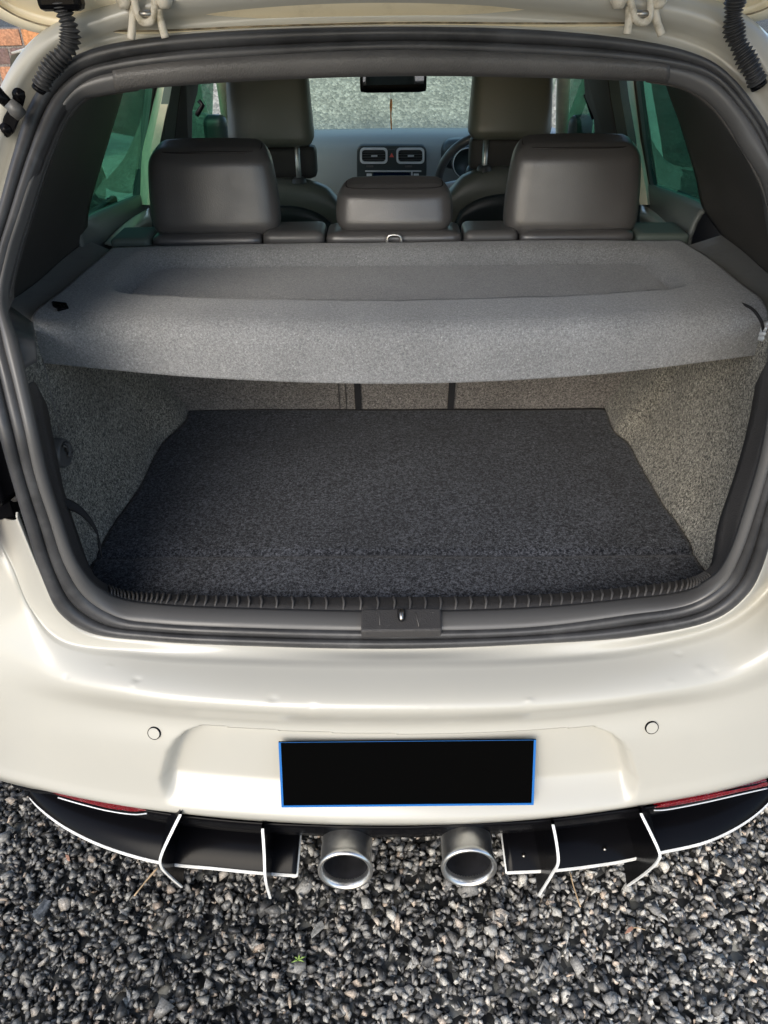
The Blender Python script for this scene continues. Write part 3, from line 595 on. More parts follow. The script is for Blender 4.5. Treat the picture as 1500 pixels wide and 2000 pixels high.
for k in range(4): mb.tube([hk2+Vector((-.014, -.004, .012-k*.008)), hk2+Vector((-.004, -.012, .016-k*.009)), hk2+Vector((.012, -.006, .018-k*.008))], [.004,.007,.004], 10)
mb.build('cord_hook', M['silver'], shelf)
# hanging cord at the left
MB().tube([at(83,700,y=.36), at(97,760,y=.34), at(110,812,y=.33), at(116,840,y=.33)], .0011, 6).build('hanging_cord', M['thread'], car)

# --- side ledges carrying the shelf, pillars
def poly_loft(name, r1, r2, m, thick=.006, n=40, k=6, off=-1, **kw):
    a, b = crv(r1, n), crv(r2, n); return loft(name, [[lerp(p, q, s/(k-1)) for p, q in zip(a, b)] for s in range(k)], m, car, thick=thick, off=off, **kw)
# left
ledL_in = [at(228,494,z=1.094), at(170,545,z=1.094), at(128,583,z=1.094), at(95,607,z=1.094), at(66,634,z=1.094)]
ledL_out = [at(168,468,z=1.104), at(120,505,z=1.104), at(75,545,z=1.104), at(30,578,z=1.104), at(2,594,z=1.104)]
ledL_far = [p+Vector((-.04,0,0)) for p in ledL_out]
def ledge(i_, o_, f_):
    a, b, c = crv(i_, 24), crv(o_, 24), crv(f_, 24); dn_ = Vector((0,0,-.035))
    rows = [[p+dn_ for p in a], [p+Vector((0,0,-.003)) for p in a], [lerp(p, q, .03) for p, q in zip(a, b)], b, c, [p+dn_ for p in c]]
    loft('shelf_ledge', rows, M['ledge'], car, cv=True, angle=40)
ledge(ledL_in, ledL_out, ledL_far)
ledR_in = [at(1336,482,z=1.094), at(1385,515,z=1.094), at(1432,552,z=1.094), at(1472,584,z=1.094), at(1500,615,z=1.094)]
ledR_out = [at(1412,458,z=1.104), at(1455,490,z=1.104), at(1500,530,z=1.104), at(1545,562,z=1.104), at(1570,590,z=1.104)]
ledR_far = [p+Vector((.04,0,0)) for p in ledR_out]
ledge(ledR_in, ledR_out, ledR_far)
# lower facings below the ledges (the pale plastic wedge at the left of the shelf)
def facing(t, m_, b_):
    R_ = []
    T, Mm, B = crv(t, 20), crv(m_, 20), crv(b_, 20)
    for k in range(9): f = k/8; R_.append([lerp(a, b, f*2) if f < .5 else lerp(b, c, f*2-1) for a, b, c in zip(T, Mm, B)])
    loft('ledge_facing', R_, M['plastic_smooth'], car, thick=.003)
up_ = Vector((0,-.003,.002))
facing([ledL_far[-1]+up_, ledL_out[-1]+up_, ledL_in[-1]+up_], [on(-30,655,.0), on(14,660,.006), on(69,672,.05)], [on(-24,738,.0), on(26,729,.004), on(70,707,.05)])
facing([ledR_far[-1]+up_, ledR_out[-1]+up_, ledR_in[-1]+up_], [on(1590,655,.0), on(1548,660,.006), on(1500,668,.05)], [on(1580,738,.0), on(1540,729,.004), on(1497,704,.05)])
# rear pillars: from the opening rim forward to the rear side window
def pillar(idx, win, led):
    rim = crv([Dl[int(NL*i/n41)]+Vector((0,.012,0)) for i in idx], 60); wn = crv(win+[led[0]+Vector((0,0,-.004))], 60); sg = -1 if rim[0].x < 0 else 1
    S = [k/23 for k in range(24)]; bt = crv([rim[-1]]+led[::-1], 24); rows = []
    for s, bp in zip(S, bt):
        base = lerp(rim[-1], wn[-1], s); rw = []
        for j, (a, b) in enumerate(zip(rim, wn)):
            t = j/59; rw.append(lerp(a, b, s)+Vector((sg*.02*math.sin(math.pi*s)*(1-t), 0, 0))+(bp-base)*t**2.2)
        rows.append(rw)
    return loft('rear_pillar', rows, M['pillar'], car, thick=.004, off=1 if sg < 0 else -1)
WL = [(240,172),(232,200),(214,260),(196,320),(180,375),(170,420)]
WR = [(1300,155),(1312,190),(1330,240),(1348,300),(1362,350),(1374,405)]
pillar([18.2,17,16,15,14,13,12,11.1], [XP(px, py, -.700) for px, py in [(250,150)]+WL], ledL_out)
pillar([23.7,24.6,25.5,26.5,27.5,28.5,29.5,31], [XP(px, py, .690) for px, py in [(1290,135)]+WR], ledR_out)

# ------------------------------------------------------------ cabin
# side walls measured on the plane of the windows
XL, XR = -.706, .696
def strip(name, px_pts_a, px_pts_b, x, m, parent=car, th=.02, dx=0):
    a = [XP(px, py, x) for px, py in px_pts_a]; b = [XP(px, py, x-math.copysign(dx, x)) for px, py in px_pts_b]
    if x > 0 and dx: a = [XP(px, py, x-dx) for px, py in px_pts_a]; b = [XP(px, py, x) for px, py in px_pts_b]
    V = a+b[::-1]; n = len(V); sx = 1 if x > 0 else -1
    return MB().prism(V, (sx*th, 0, 0)).build(name, m, parent, smooth=False)
def pane(name, pts, x, m):
    V = [XP(px, py, x) for px, py in pts]; return MB().prism(V, ((.004 if x > 0 else -.004), 0, 0)).build(name, m, car, smooth=False)
# rear door windows
pane('side_window', [(250,120),(310,120),(300,190),(290,260),(282,330),(276,385),(140,450),(150,300)], XL-.012, M['glass'])
pane('side_window', [(1215,120),(1330,120),(1380,260),(1420,430),(1300,380),(1258,362),(1245,300),(1232,200)], XR+.012, M['glass'])
# window frames and centre pillars, left then right
strip('window_frame', [(303,120),(296,190),(286,270),(279,330),(272,392)], [(320,120),(312,190),(300,270),(292,330),(285,392)], XL-.002, M['dashd'])
strip('centre_pillar', [(326,120),(318,165),(303,230),(291,290),(284,400)], [(345,120),(337,165),(322,230),(310,290),(303,400)], XL+.006, M['beige'], dx=.07)
strip('belt_pillar_trim', [(345,120),(330,200),(318,290),(312,400)], [(362,120),(350,200),(340,290),(335,400)], XL+.078, M['greent'])
strip('seat_belt_panel', [(362,120),(350,200),(340,290),(335,400)], [(392,120),(386,180),(376,215),(372,300),(372,400)], XL+.08, M['pillar'])
strip('window_frame', [(1222,120),(1228,190),(1240,270),(1252,330),(1262,400)], [(1238,120),(1246,190),(1256,270),(1266,330),(1275,400)], XR+.002, M['dashd'])
strip('centre_pillar', [(1203,120),(1212,190),(1226,270),(1240,330),(1250,400)], [(1221,120),(1227,190),(1239,270),(1251,330),(1261,400)], XR-.006, M['beige'], dx=.07)
strip('belt_pillar_trim', [(1182,120),(1190,190),(1205,270),(1215,400)], [(1204,120),(1213,190),(1227,270),(1240,400)], XR-.078, M['greent'])
strip('seat_belt_panel', [(1138,120),(1143,190),(1160,230),(1165,400)], [(1183,120),(1191,190),(1206,270),(1215,400)], XR-.08, M['pillar'])
# front side windows and windscreen pillars
pane('front_side_window', [(372,120),(418,120),(416,200),(412,300),(365,320),(362,200)], XL-.008, M['glass'])
pane('front_side_window', [(1100,120),(1150,120),(1160,200),(1162,300),(1110,290),(1102,200)], XR+.008, M['glass'])
MB().tube(crv([at(425,110,y=2.25), at(436,170,y=2.35), at(450,290,y=2.6)], 20), .024, 12).build('windscreen_pillar', M['beige'], car)
MB().tube(crv([at(1103,110,y=2.25), at(1100,170,y=2.35), at(1096,290,y=2.6)], 20), .024, 12).build('windscreen_pillar', M['beige'], car)
for px, s in ((423,-1),(1132,1)):        # door mirror seen through the front side window
    c = at(px, 258, y=2.35); V, Fc = rbox(.09, .07, .12, .03, 8); meshobj('door_mirror', [v+Vector((c.x, c.y, c.z-.06)) for v in V], Fc, M['dashd'], car)
# belts hanging by the pillars
MB().tube([at(388,196,y=1.95), at(396,206,y=1.95), at(384,225,y=1.93)], .008, 8).build('belt_anchor', M['black'], car)
MB().tube([at(1143,183,y=1.95), at(1150,200,y=1.95), at(1160,232,y=1.93)], .008, 8).build('belt_anchor', M['black'], car)
# door cards: belt line, sloping top, armrest
def door_card(sgn):
    if sgn < 0: top = [(152,442),(190,422),(220,408),(276,384),(340,355)]; low = [(130,560),(190,520),(240,495),(290,470),(350,440)]; X = XL
    else: top = [(1215,352),(1262,370),(1310,388),(1350,404),(1380,419)]; low = [(1215,470),(1262,480),(1320,500),(1376,520),(1430,545)]; X = XR
    a = crv([XP(px, py, X) for px, py in top], 30)
    rows = []
    for dz, dx in ((.004,-.02),(.006,0),(0,.008),(-.02,.016),(-.05,.020),(-.075,.018),(-.085,.012),(-.10,.014),(-.13,.022),(-.16,.026),(-.20,.02),(-.6,-.0)):
        rows.append([p+Vector((-sgn*dx*ss(0,.2,k/29), 0, dz)) for k, p in enumerate(a)])
    c = loft('door_card', rows, M['door'], car, thick=.01, off=-sgn)
    # bright pull handle
    if sgn < 0: hp_ = [(205,478),(235,446),(262,425),(290,409)]; lo_ = [(236,486),(255,476),(275,462),(296,450)]
    else: hp_ = [(1252,400),(1275,412),(1305,436),(1335,465)]; lo_ = [(1252,440),(1270,452),(1290,468),(1310,485)]
    xx = X-sgn*.034; R_ = rows_fit([[XP(p, q, xx+sgn*.01) for p, q in hp_], [lerp(XP(*a_, xx-sgn*.012), XP(*b_, xx-sgn*.012), .5) for a_, b_ in zip(hp_, lo_)], [XP(p, q, xx+sgn*.01) for p, q in lo_]], 20, 12)
    loft('door_pull', R_, M['pull'], car, thick=.004)
door_card(-1); door_card(1)
for s in (-1, 1): MB().box((s*.742, 1.10, .93), (.02,.32,.40)).build('door_rear_trim', M['trimd'], car, smooth=False, bevel=.005)
for s in (-1, 1): MB().box((s*.755, .75, .84), (.02,1.0,.50)).build('lining_backing', M['ledge'], car, smooth=False, bevel=.005)  # backing box added behind the lining to darken gaps and block light
# headliner, roof, floor
def ext(name, poly_yz, x0, x1, m, th): pass
hl = [[Vector((x, y, z - .02*(x/.6)**4)) for x in np.linspace(-.60, .60, 20)] for y, z in ((.52,1.485),(.9,1.505),(1.4,1.505),(1.9,1.48),(2.25,1.44))]
loft('headliner', hl, M['liner'], car, thick=.004)
rf = [[Vector((x, y, z - .045*(abs(x)/.68)**3)) for x in np.linspace(-.61, .61, 24)] for y, z in ((.56,1.525),(.9,1.54),(1.4,1.54),(1.9,1.515),(2.3,1.465))]
loft('roof', rf, M['paint'], car, thick=.003)
for s in (-1, 1):
    rl = [[Vector((s*x, y, z+dz)) for x, dz in ((.53,-.01),(.57,-.02),(.59,-.045),(.605,-.075),(.618,-.075),(.625,-.03),(.612,.008))] for y, z in ((.56,1.48),(.9,1.495),(1.4,1.495),(1.9,1.47),(2.3,1.42))]
    loft('roof_rail', rl, M['paint'], car)
MB().box((0,2.0,.28), (1.5,3.0,.03)).build('cabin_floor', M['under'], car, smooth=False)
MB().box((0,1.30,.48), (1.25,.5,.32)).build('seat_cushion', M['leather'], seat, smooth=False, bevel=.04)
# outer sides below the glass, from the bumper corner to the nose
for s in (-1, 1):
    prof_ = [(.790,1.055),(.81,1.03),(.835,.98),(.86,.85),(.87,.70),(.875,.55),(.865,.40),(.84,.28)]
    ys = (.42,.55,.8,1.1,1.6,2.2,2.8,3.4,3.9)
    rows = [[Vector((s*(x-(.05*ss(.7,.42,y))-.18*ss(3.3,4.1,y)), y, z - .12*ss(2.5,3.9,y)*(z/1.1))) for x, z in prof_] for y in ys]
    loft('side_panel', rows, M['paint'], car, thick=.004)
bon = [[Vector((x*(1-.12*ss(3,4.1,y)), y, z-.05*(x/.7)**2)) for x in np.linspace(-.72,.72,16)] for y, z in ((2.98,.93),(3.3,.90),(3.7,.83),(4.0,.74),(4.08,.55),(4.1,.3))]
loft('bonnet', bon, M['paint'], car, thick=.004)
for s in (-1, 1):
    for yy in (.82, 3.4):
        R = Matrix(((0,0,s),(0,1,0),(-s,0,0))) if s > 0 else Matrix(((0,0,-1),(0,1,0),(1,0,0)))
        wh = MB().lathe([(.20,.0),(.27,.0),(.305,-.02),(.315,-.06),(.315,-.14),(.30,-.19),(.22,-.2)], (s*.875, yy, .315), R, 48).build('wheel', M['tyre'], car)
        MB().lathe([(.0,-.02),(.05,-.015),(.19,-.02),(.215,-.005),(.22,-.02),(.22,-.15)], (s*.875, yy, .315), R, 48).build('wheel_rim', M['silver'], wh)
# tail lights: dark housings at the edge of the frame
for s in (-1, 1):
    px = [(-30,840),(0,860),(20,985),(30,1012),(-10,1018),(-90,1010),(-120,850)]
    V = [at(a, b, y=.155) for a, b in px]
    if s > 0: V = [Vector((-v.x+.005, v.y, v.z)) for v in V]
    tl = MB().prism(V, (0, .03, 0)).build('tail_light_housing', M['black'], car, smooth=False, bevel=.003)
    c = at(27,973,y=.15) if s < 0 else None
    if c is not None: MB().lathe([(0,.003),(.004,.003),(.007,.0),(.008,-.01)], c+Vector((-.0,.0,.0)), Matrix(((1,0,0),(0,0,-1),(0,1,0))), 16).build('housing_screw', M['plastic'], tl)
    body = [Vector((s*x, y, z)) for x, y, z in ((.66,.13,1.02),(.80,.20,1.0),(.85,.42,.98),(.87,.42,.80),(.80,.15,.80),(.68,.10,.83))]
    MB().prism(body, (0,.04,0)).build('tail_light', M['red'], car, smooth=False, bevel=.01)
# dashboard
dz = at(770,269,y=2.70).z
prd = [(3.02,dz-.06),(2.95,dz-.012),(2.80,dz+.002),(2.70,dz),(2.655,dz-.012),(2.63,dz-.035),(2.615,dz-.08),(2.61,dz-.16),(2.62,dz-.3)]
rows = [[Vector((x, y+.05*(abs(x)/.7)**3, z+.004*math.cos(x*4))) for x in np.linspace(-.72,.72,50)] for y, z in prd]
dash = loft('dashboard', rows, M['dash'], car, thick=.01)
def face(px, py, d=0): return at(px, py, y=2.612+d)
def frp(x0, y0, x1, y1, d, rr=5, n=5):      # rounded rectangle on the dash face
    P = []
    for cx_, cy_, a0 in ((x1-rr, y0+rr, -90), (x1-rr, y1-rr, 0), (x0+rr, y1-rr, 90), (x0+rr, y0+rr, 180)):
        for k in range(n+1):
            a = math.radians(a0+90*k/n); P.append(face(cx_+rr*math.cos(a), cy_+rr*math.sin(a), d))
    return P
cons = MB().prism(frp(697,284,833,365,-.012,12), (0,.05,0)).build('centre_console', M['dashd'], car, smooth=False, bevel=.004)
for x0, x1 in ((703,757),(774,829)):
    o_, i_ = frp(x0,289,x1,320,-.022,8), frp(x0+4,293,x1-4,316,-.022,6); n = len(o_)
    V = o_+i_+[p+Vector((0,.02,0)) for p in o_+i_]; Fc = []
    for k in range(n): k2 = (k+1) % n; Fc += [(k, k2, n+k2, n+k), (2*n+k, 2*n+k2, k2, k), (n+k, n+k2, 3*n+k2, 3*n+k)]
    vt = meshobj('air_vent', V, Fc, M['silver'], cons, smooth=False)
    MB().prism(frp(x0+3,292,x1-3,317,-.0125,6), (0,.001,0)).build('vent_cavity', M['sooty'], cons, smooth=False)
    for py in (297,302,307,312):
        a, b = face(x0+4, py, -.016), face(x1-4, py, -.016); MB().box((a+b)/2, ((b-a).length, .010, .0022)).build('vent_slat', M['dashd'], cons, smooth=False)
    MB().box(face((x0+x1)/2+1, 304.5, -.024), (.026,.006,.006)).build('vent_slider', M['silver'], cons, smooth=False)
hb = MB().prism(frp(758,292,772,316,-.018,3), (0,.01,0)).build('hazard_button', M['dashd'], cons, smooth=False)
MB().prism([face(760.5,307,-.0195), face(769.5,307,-.0195), face(765,298.5,-.0195)], (0,.001,0)).build('hazard_triangle', M['redtri'], cons, smooth=False)
rd = MB().prism(frp(714,334,822,366,-.018,4), (0,.01,0)).build('radio', M['dashd'], cons, smooth=False)
MB().prism(frp(729,337,800,366,-.020,2), (0,.002,0)).build('radio_screen', M['screen'], cons, smooth=False)
MB().prism(frp(803,335,806,366,-.0205,1), (0,.002,0)).build('radio_edge', M['silver'], cons, smooth=False)
MB().prism(frp(713,333,823,335.5,-.0205,1), (0,.002,0)).build('radio_edge', M['silver'], cons, smooth=False)
for x0 in (716,808):
    for py in (339,347): MB().prism(frp(x0,py,x0+10,py+5,-.0205,1), (0,.002,0)).build('radio_button', M['silver'], cons, smooth=False)
for px in (722,798): MB().box(face(px, 325, -.016), (.03,.006,.006)).build('climate_knob', M['plastic_smooth'], cons, smooth=False)
# steering wheel
swc = at(948,352,y=2.22); R = Matrix.Rotation(math.radians(22), 3, 'X') @ Matrix(((1,0,0),(0,0,-1),(0,1,0)))
rad = .178; ring = [swc+R @ Vector((rad*math.cos(2*math.pi*k/60), rad*math.sin(2*math.pi*k/60), 0)) for k in range(61)]
sw = MB().tube(ring, .0155, 12, False).build('steering_wheel', M['leather'], car)
V, Fc = rbox(.15,.06,.13,.03,8); meshobj('wheel_hub', [v+swc+Vector((0,.02,-.075)) for v in V], Fc, M['dashd'], sw)
for a in (-8, 188, 270):
    d_ = Vector((math.cos(math.radians(a)), math.sin(math.radians(a)), 0)); MB().tube([swc+R @ (d_*.06), swc+R @ (d_*.17)], [.018,.010], 8).build('wheel_spoke', M['silver'], sw)
bn = at(912,318,y=2.55); cl_ = MB().lathe([(.0,-.01),(.055,-.01),(.058,.012),(.062,.012),(.064,-.02)], bn, Matrix(((1,0,0),(0,0,-1),(0,1,0))), 32).build('dial', M['dashd'], car)
MB().lathe([(.056,.013),(.0605,.013),(.0605,.006)], bn, Matrix(((1,0,0),(0,0,-1),(0,1,0))), 32).build('dial_ring', M['silver'], cl_)
V, Fc = rbox(.36,.16,.12,.05,10); meshobj('instrument_binnacle', [v+Vector((.38,2.66,dz-.115)) for v in V], Fc, M['dashd'], car)
# windscreen
wsr = [[Vector((x*(1+.13*t), y-.07*(x/.6)**2, z)) for x in np.linspace(-.60,.60,20)] for t, y, z in ((0,2.28,1.455),(.33,2.50,1.32),(.66,2.74,1.165),(1,3.0,.985))]
loft('windscreen', wsr, M['glassc'], car, thick=.005)
# mirror and charm
mc = at(768,160,y=2.36); mw = (at(833,160,y=2.36)-at(703,160,y=2.36)).length; V, Fc = rbox(mw,.035,.062,.012,8)
mr_ = meshobj('rear_view_mirror', [v+Vector((mc.x, mc.y, mc.z-.034)) for v in V], Fc, M['black'], car)
V = [at(px, py, y=2.34) for px, py in ((709,147),(828,147),(828,164),(709,167))]; MB().prism(V, (0,.003,0)).build('mirror_glass', M['mirrorg'], mr_, smooth=False)
MB().tube([mc+Vector((0,.03,0)), mc+Vector((0,.08,.09))], .009, 8).build('mirror_stalk', M['black'], mr_)
ch = empty('hanging_charm', mc+Vector((-.004,0,-.035)), 'thin orange paper charm hanging from the rear view mirror', 'charm'); o0 = ch.location
pts = [at(763,172,y=2.36)-o0, at(763.5,196,y=2.36)-o0]; MB().tube(pts, .0009, 6).build('string', M['beige'], ch)
V = [at(px, py, y=2.36)-o0 for px, py in ((762,194),(765.5,193),(766.5,203),(765.5,214),(764.5,226),(765.5,238),(765.5,253),(763.5,253),(762.5,238),(762.2,222),(761,208))]
MB().prism(V, (0,.003,0)).build('paper_strip', M['orange'], ch, smooth=False)
# front seats
def front_seat(s, px0, px1, hb_, lowb, pxs, top_py):
    fs = empty('front_seat', (0,0,0)); fs.parent = car
    yy = 1.80; a = at(px0, hb_, y=yy-.06); b = at(px1, hb_, y=yy-.06); zb = at(px0, hb_, y=yy-.06).z; zt = 1.40
    cx_ = (a.x+b.x)/2
    def fn(p, ux, uy, uz):
        p.x *= 1-.10*uz; p.y = p.y*(1-.3*uz)+.03*uz; p.y -= .012*(1-ux*ux)*max(0,-uy); return p
    V, Fc = rbox(b.x-a.x, .11, zt-zb, .03, 14, fn); meshobj('headrest', [v+Vector((cx_, yy, zb)) for v in V], Fc, M['leatherf'], fs)
    V, Fc = rbox((b.x-a.x)*.96, .07, .10, .02, 10); meshobj('headrest_pad', [v+Vector((cx_+.006, yy+.035, lowb)) for v in V], Fc, M['pillar'], fs)
    for px in pxs:
        x_ = at(px, 315, y=yy).x; MB().tube([(x_, yy-.022, .99), (x_, yy-.022, zb+.03)], .0085, 14).build('headrest_post', M['chrome'], fs)
        MB().lathe([(0,.006),(.016,.006),(.022,.0),(.024,-.01)], (x_, yy-.022, at(px, top_py+3, y=yy-.03).z), Matrix.Identity(3), 24).build('post_guide', M['plastic_smooth'], fs)
    zt2 = at(px0+60, top_py, y=yy).z
    def f2(p, ux, uy, uz):
        p.x *= 1+.10*math.sin(math.pi*min(1, uz*1.05))-.25*ss(.82,1.0,uz); p.y = p.y*(1-.35*uz)-.0*uz; p.y += .04*(1-uz)
        p.z -= .05*(abs(ux)**2.5)*ss(.6,1,uz); return p
    V, Fc = rbox(.50, .15, zt2-.42, .06, 18, f2); meshobj('backrest', [v+Vector((s*.37, yy, .42)) for v in V], Fc, M['leatherf'], fs)
    V, Fc = rbox(.40, .03, zt2-.55, .014, 14, lambda p, ux, uy, uz: Vector((p.x*(1-.2*ss(.8,1,uz)), p.y, p.z-.05*abs(ux)**2.5*ss(.6,1,uz)))); meshobj('back_panel', [v+Vector((s*.37, yy-.068, .48)) for v in V], Fc, M['dashd'], fs)
    MB().box((s*.37, 2.02, .40), (.5,.5,.16)).build('seat_cushion', M['leatherf'], fs, smooth=False, bevel=.04)
front_seat(-1, 443, 612, 292, 1.055, (583, 487), 348)
front_seat(1, 916, 1080, 277, 1.075, (945, 1045), 324)

# ------------------------------------------------------------ tailgate above, its hinges, struts and gaiters
tg = [[(-60,-30),(-30,18),(15,44),(60,61),(117,70),(261,74),(500,66),(785,58),(1050,60),(1290,58),(1418,49),(1500,36),(1560,0)],
      [(-60,-60),(-20,-5),(20,25),(70,46),(125,56),(265,62),(500,53),(785,46),(1050,47),(1290,45),(1410,37),(1490,20),(1550,-20)],
      [(-60,-80),(-20,-25),(20,5),(70,24),(125,36),(265,44),(500,38),(785,32),(1050,32),(1290,30),(1400,22),(1480,4),(1540,-40)],
      [(-60,-110),(-20,-45),(20,-15),(70,8),(125,18),(265,22),(500,18),(785,12),(1050,12),(1290,10),(1400,2),(1470,-12),(1530,-60)],
      [(-60,-150),(-20,-85),(20,-55),(70,-32),(125,-22),(265,-20),(500,-22),(785,-26),(1050,-26),(1290,-28),(1400,-32),(1470,-52),(1530,-100)]]
TG = [[at(px, py, y=yy) for px, py in r] for r, yy in zip(tg, (.520,.490,.512,.490,.47))]
seq = []
Rr = [crv(r, 120) for r in TG]
seq.append([p+Vector((0,.02,.015)) for p in Rr[0]]); seq.append(Rr[0]); seq.append([lerp(a, b, .1)+Vector((0,-.006,0)) for a, b in zip(Rr[0], Rr[1])]); seq.append([lerp(a, b, .85)+Vector((0,-.004,0)) for a, b in zip(Rr[0], Rr[1])]); seq.append(Rr[1])
seq.append([lerp(a, b, .15)+Vector((0,.006,0)) for a, b in zip(Rr[1], Rr[2])]); seq.append([lerp(a, b, .8)+Vector((0,.004,0)) for a, b in zip(Rr[1], Rr[2])]); seq.append([p+Vector((0,-.005,0)) for p in Rr[2]]); seq.append(Rr[3]); seq.append(Rr[4])
tgate = loft('tailgate', seq, M['paintd'], car, thick=.004)
for q_ in (1, 2): MB().tube([p+Vector((0,-.003,.001)) for p in Rr[q_]], .0013, 6).build('step_line', M['brown_line'], tgate)  # thin brown lines along two steps of the tailgate panel
# upper frame and glass of the raised tailgate, above and behind the view
def tgp(x, t, dz=0): return Vector((x, lerp(.46, -.42, t), lerp(1.67, 2.08, t)-.05*(x/.6)**2+dz))
fr_ = MB()
for s in (-1, 1): fr_.tube([tgp(s*.60, 0), tgp(s*.62, .5), tgp(s*.58, 1)], .04, 8)
fr_.tube([tgp(-.58, 1), tgp(0, 1.0), tgp(.58, 1)], .05, 8); fr_.tube([tgp(-.60, .03), tgp(0, .03), tgp(.60, .03)], .03, 8)
fr_.build('tailgate_frame', M['paintd'], tgate)
loft('tailgate_glass', [[tgp(x, t) for x in np.linspace(-.6,.6,12)] for t in (.02,.3,.6,.98)], M['glassd'], tgate, thick=.004)  # unseen pane, tint deepened so less light reaches the bumper ledge
low = [[tgp(x, 1)+Vector((0, -dy, dz_)) for x in np.linspace(-.58,.58,12)] for dy, dz_ in ((0,0),(.12,-.0),(.30,-.10),(.36,-.22))]
loft('tailgate_lower', low, M['plastic_smooth'], tgate, thick=.03)
# hinges
def hinge(cx_, dx):
    h = empty('hinge', (0,0,0)); h.parent = car
    y_ = .452
    loopp = [(cx_-24,-30),(cx_-20,5),(cx_-13,30),(cx_-6,42),(cx_+6,44),(cx_+15,38),(cx_+19,15),(cx_+18,-30)]
    MB().tube(crv([at(px, py, y=y_) for px, py in loopp], 40), .0052, 10).build('hinge_bracket', M['hinge'], h)
    MB().tube([at(cx_-12,27,y=y_), at(cx_+14,27,y=y_)], .0045, 12).build('hinge_pin', M['steel'], h)
    for a, b, c in (((cx_-22,12),(cx_-24,45),(cx_-27,76 if cx_ < 700 else 66)),((cx_+26,18),(cx_+32,45),(cx_+40,74 if cx_ < 700 else 68))):
        MB().tube(crv([at(*p, y=y_+.004) for p in (a, b, c)], 16), .0058, 8).build('hinge_leg', M['hinge'], h)
    for sx in (-42, 36):
        p = at(cx_+sx, 2, y=y_); MB().lathe([(0,.008),(.006,.008),(.010,.004),(.011,-.01)], p, Matrix(((1,0,0),(0,0,-1),(0,1,0))), 6).build('hinge_bolt', M['hinge'], h)
hinge(283, 0); hinge(1252, 0)
# corrugated gaiters
def gaiter(pts, r0=.0128, n=22):
    P = crv([at(px, py, y=yy) for px, py, yy in pts], n*8+1); rs = []
    for k in range(len(P)):
        ph = (k % 8)/8; tri = 1-abs(2*ph-1); rs.append(r0*(.66+.42*tri**.7)*(1+.1*math.sin(k*.11)))
    gq = MB().tube(P, rs, 20).build('wiring_gaiter', M['rubber'], car)
    c = P[-1]; MB().tube([P[-1], P[-1]+(P[-1]-P[-9])*.9], [r0*.85, r0*.9], 14).build('gaiter_plug', M['black'], gq)
    return gq
gaiter([(112,-14,.425),(124,20,.43),(136,58,.43),(134,90,.43),(112,118,.425),(92,142,.42),(80,170,.42)])
gaiter([(1440,-16,.425),(1434,15,.43),(1432,45,.43),(1438,75,.43),(1452,105,.425),(1468,135,.42),(1480,162,.42)])
MB().box(at(118,-4,y=.43), (.06,.03,.03)).build('gaiter_boot', M['black'], car, smooth=False, bevel=.008)
# gas strut with its ball mount at the left
gs = empty('gas_strut', (0,0,0)); gs.parent = car
MB().tube([at(-40,140,y=.365), at(2,190,y=.37), at(22,208,y=.372)], [.0085,.0085,.007], 14).build('strut_rod', M['black'], gs)
MB().tube([at(16,200,y=.368), at(30,214,y=.37), at(42,226,y=.374)], [.008,.0105,.009], 14).build('strut_socket', M['plastic_smooth'], gs)
pl = [(30,172),(46,178),(48,190),(44,205),(38,222),(36,236),(26,260),(14,270),(4,266),(0,250),(6,228),(14,214),(22,200),(24,182)]
MB().prism([at(px, py, y=.388) for px, py in pl], (0,.006,0)).build('strut_plate', M['black'], gs, smooth=False, bevel=.002)
for px, py in ((37,185),(11,253)): MB().lathe([(0,.006),(.0045,.006),(.005,.003),(.0085,.003),(.009,0)], at(px, py, y=.388), Matrix(((1,0,0),(0,0,-1),(0,1,0))), 16).build('strut_bolt', M['black'], gs)

# ------------------------------------------------------------ lower rear: black valance, reflectors, splitter blades, fins, tailpipes
top = [(24,1531),(60,1540),(100,1543),(200,1564),(300,1583),(400,1596),(520,1606),(785,1613),(900,1608),(1050,1601),(1200,1583),(1275,1573),(1375,1553),(1450,1536),(1500,1525),(1560,1500)]
v0 = row_y(top, -.047)
vr = [v0]
for dy, dz_ in ((.002,-.012),(.004,-.028),(.008,-.045),(.03,-.06),(.1,-.066),(.4,-.07)):
    vr.append([p+Vector((0, dy, dz_*(1-.55*ss(.42,.72,abs(p.x))))) for p in v0])
loft('valance', [crv(r, 140) for r in vr], M['black'], car, thick=.003)
for pts in ([(98,1546),(150,1550),(200,1562),(250,1574),(286,1584),(262,1586),(210,1579),(150,1564),(112,1553)], [(1500,1530),(1450,1541),(1375,1557),(1300,1572),(1278,1578),(1300,1577),(1380,1562),(1450,1546),(1500,1535)]):
    P = row_y(pts, -.0515); MB().prism([p+Vector((0,0,0)) for p in P], (0,.012,0)).build('reflector', M['red'], car, smooth=False, bevel=.001)
    P2 = row_y(pts[4:], -.052); MB().tube(crv([p+Vector((0,-.001,-.006)) for p in P2], 30), .0014, 6).build('reflector_rim', M['silver'], car)
ZS = .205
def blade(outer, inner, name='splitter_blade'):
    o_ = crv([at(px, py, z=ZS) for px, py in outer], 60); n_ = []
    for p in o_: n_.append(Vector((p.x, .16, ZS+.03)))
    b = loft(name, [o_, [lerp(p, q, .35)+Vector((0,0,-.004)) for p, q in zip(o_, n_)], n_], M['black'], car, thick=.005, off=1)
    ed = [o_, [p+Vector((0,-.003,-.001)) for p in o_], [p+Vector((0,-.003,-.0055)) for p in o_], [p+Vector((0,.0,-.0055)) for p in o_]]
    ends = loft('splitter_edge', ed, M['white_edge'], b, cv=True, smooth=False)
    return b, o_
bl, oL = blade([(58,1556),(72,1572),(95,1592),(130,1616),(200,1650),(310,1682),(420,1694),(500,1702),(579,1708)], None)
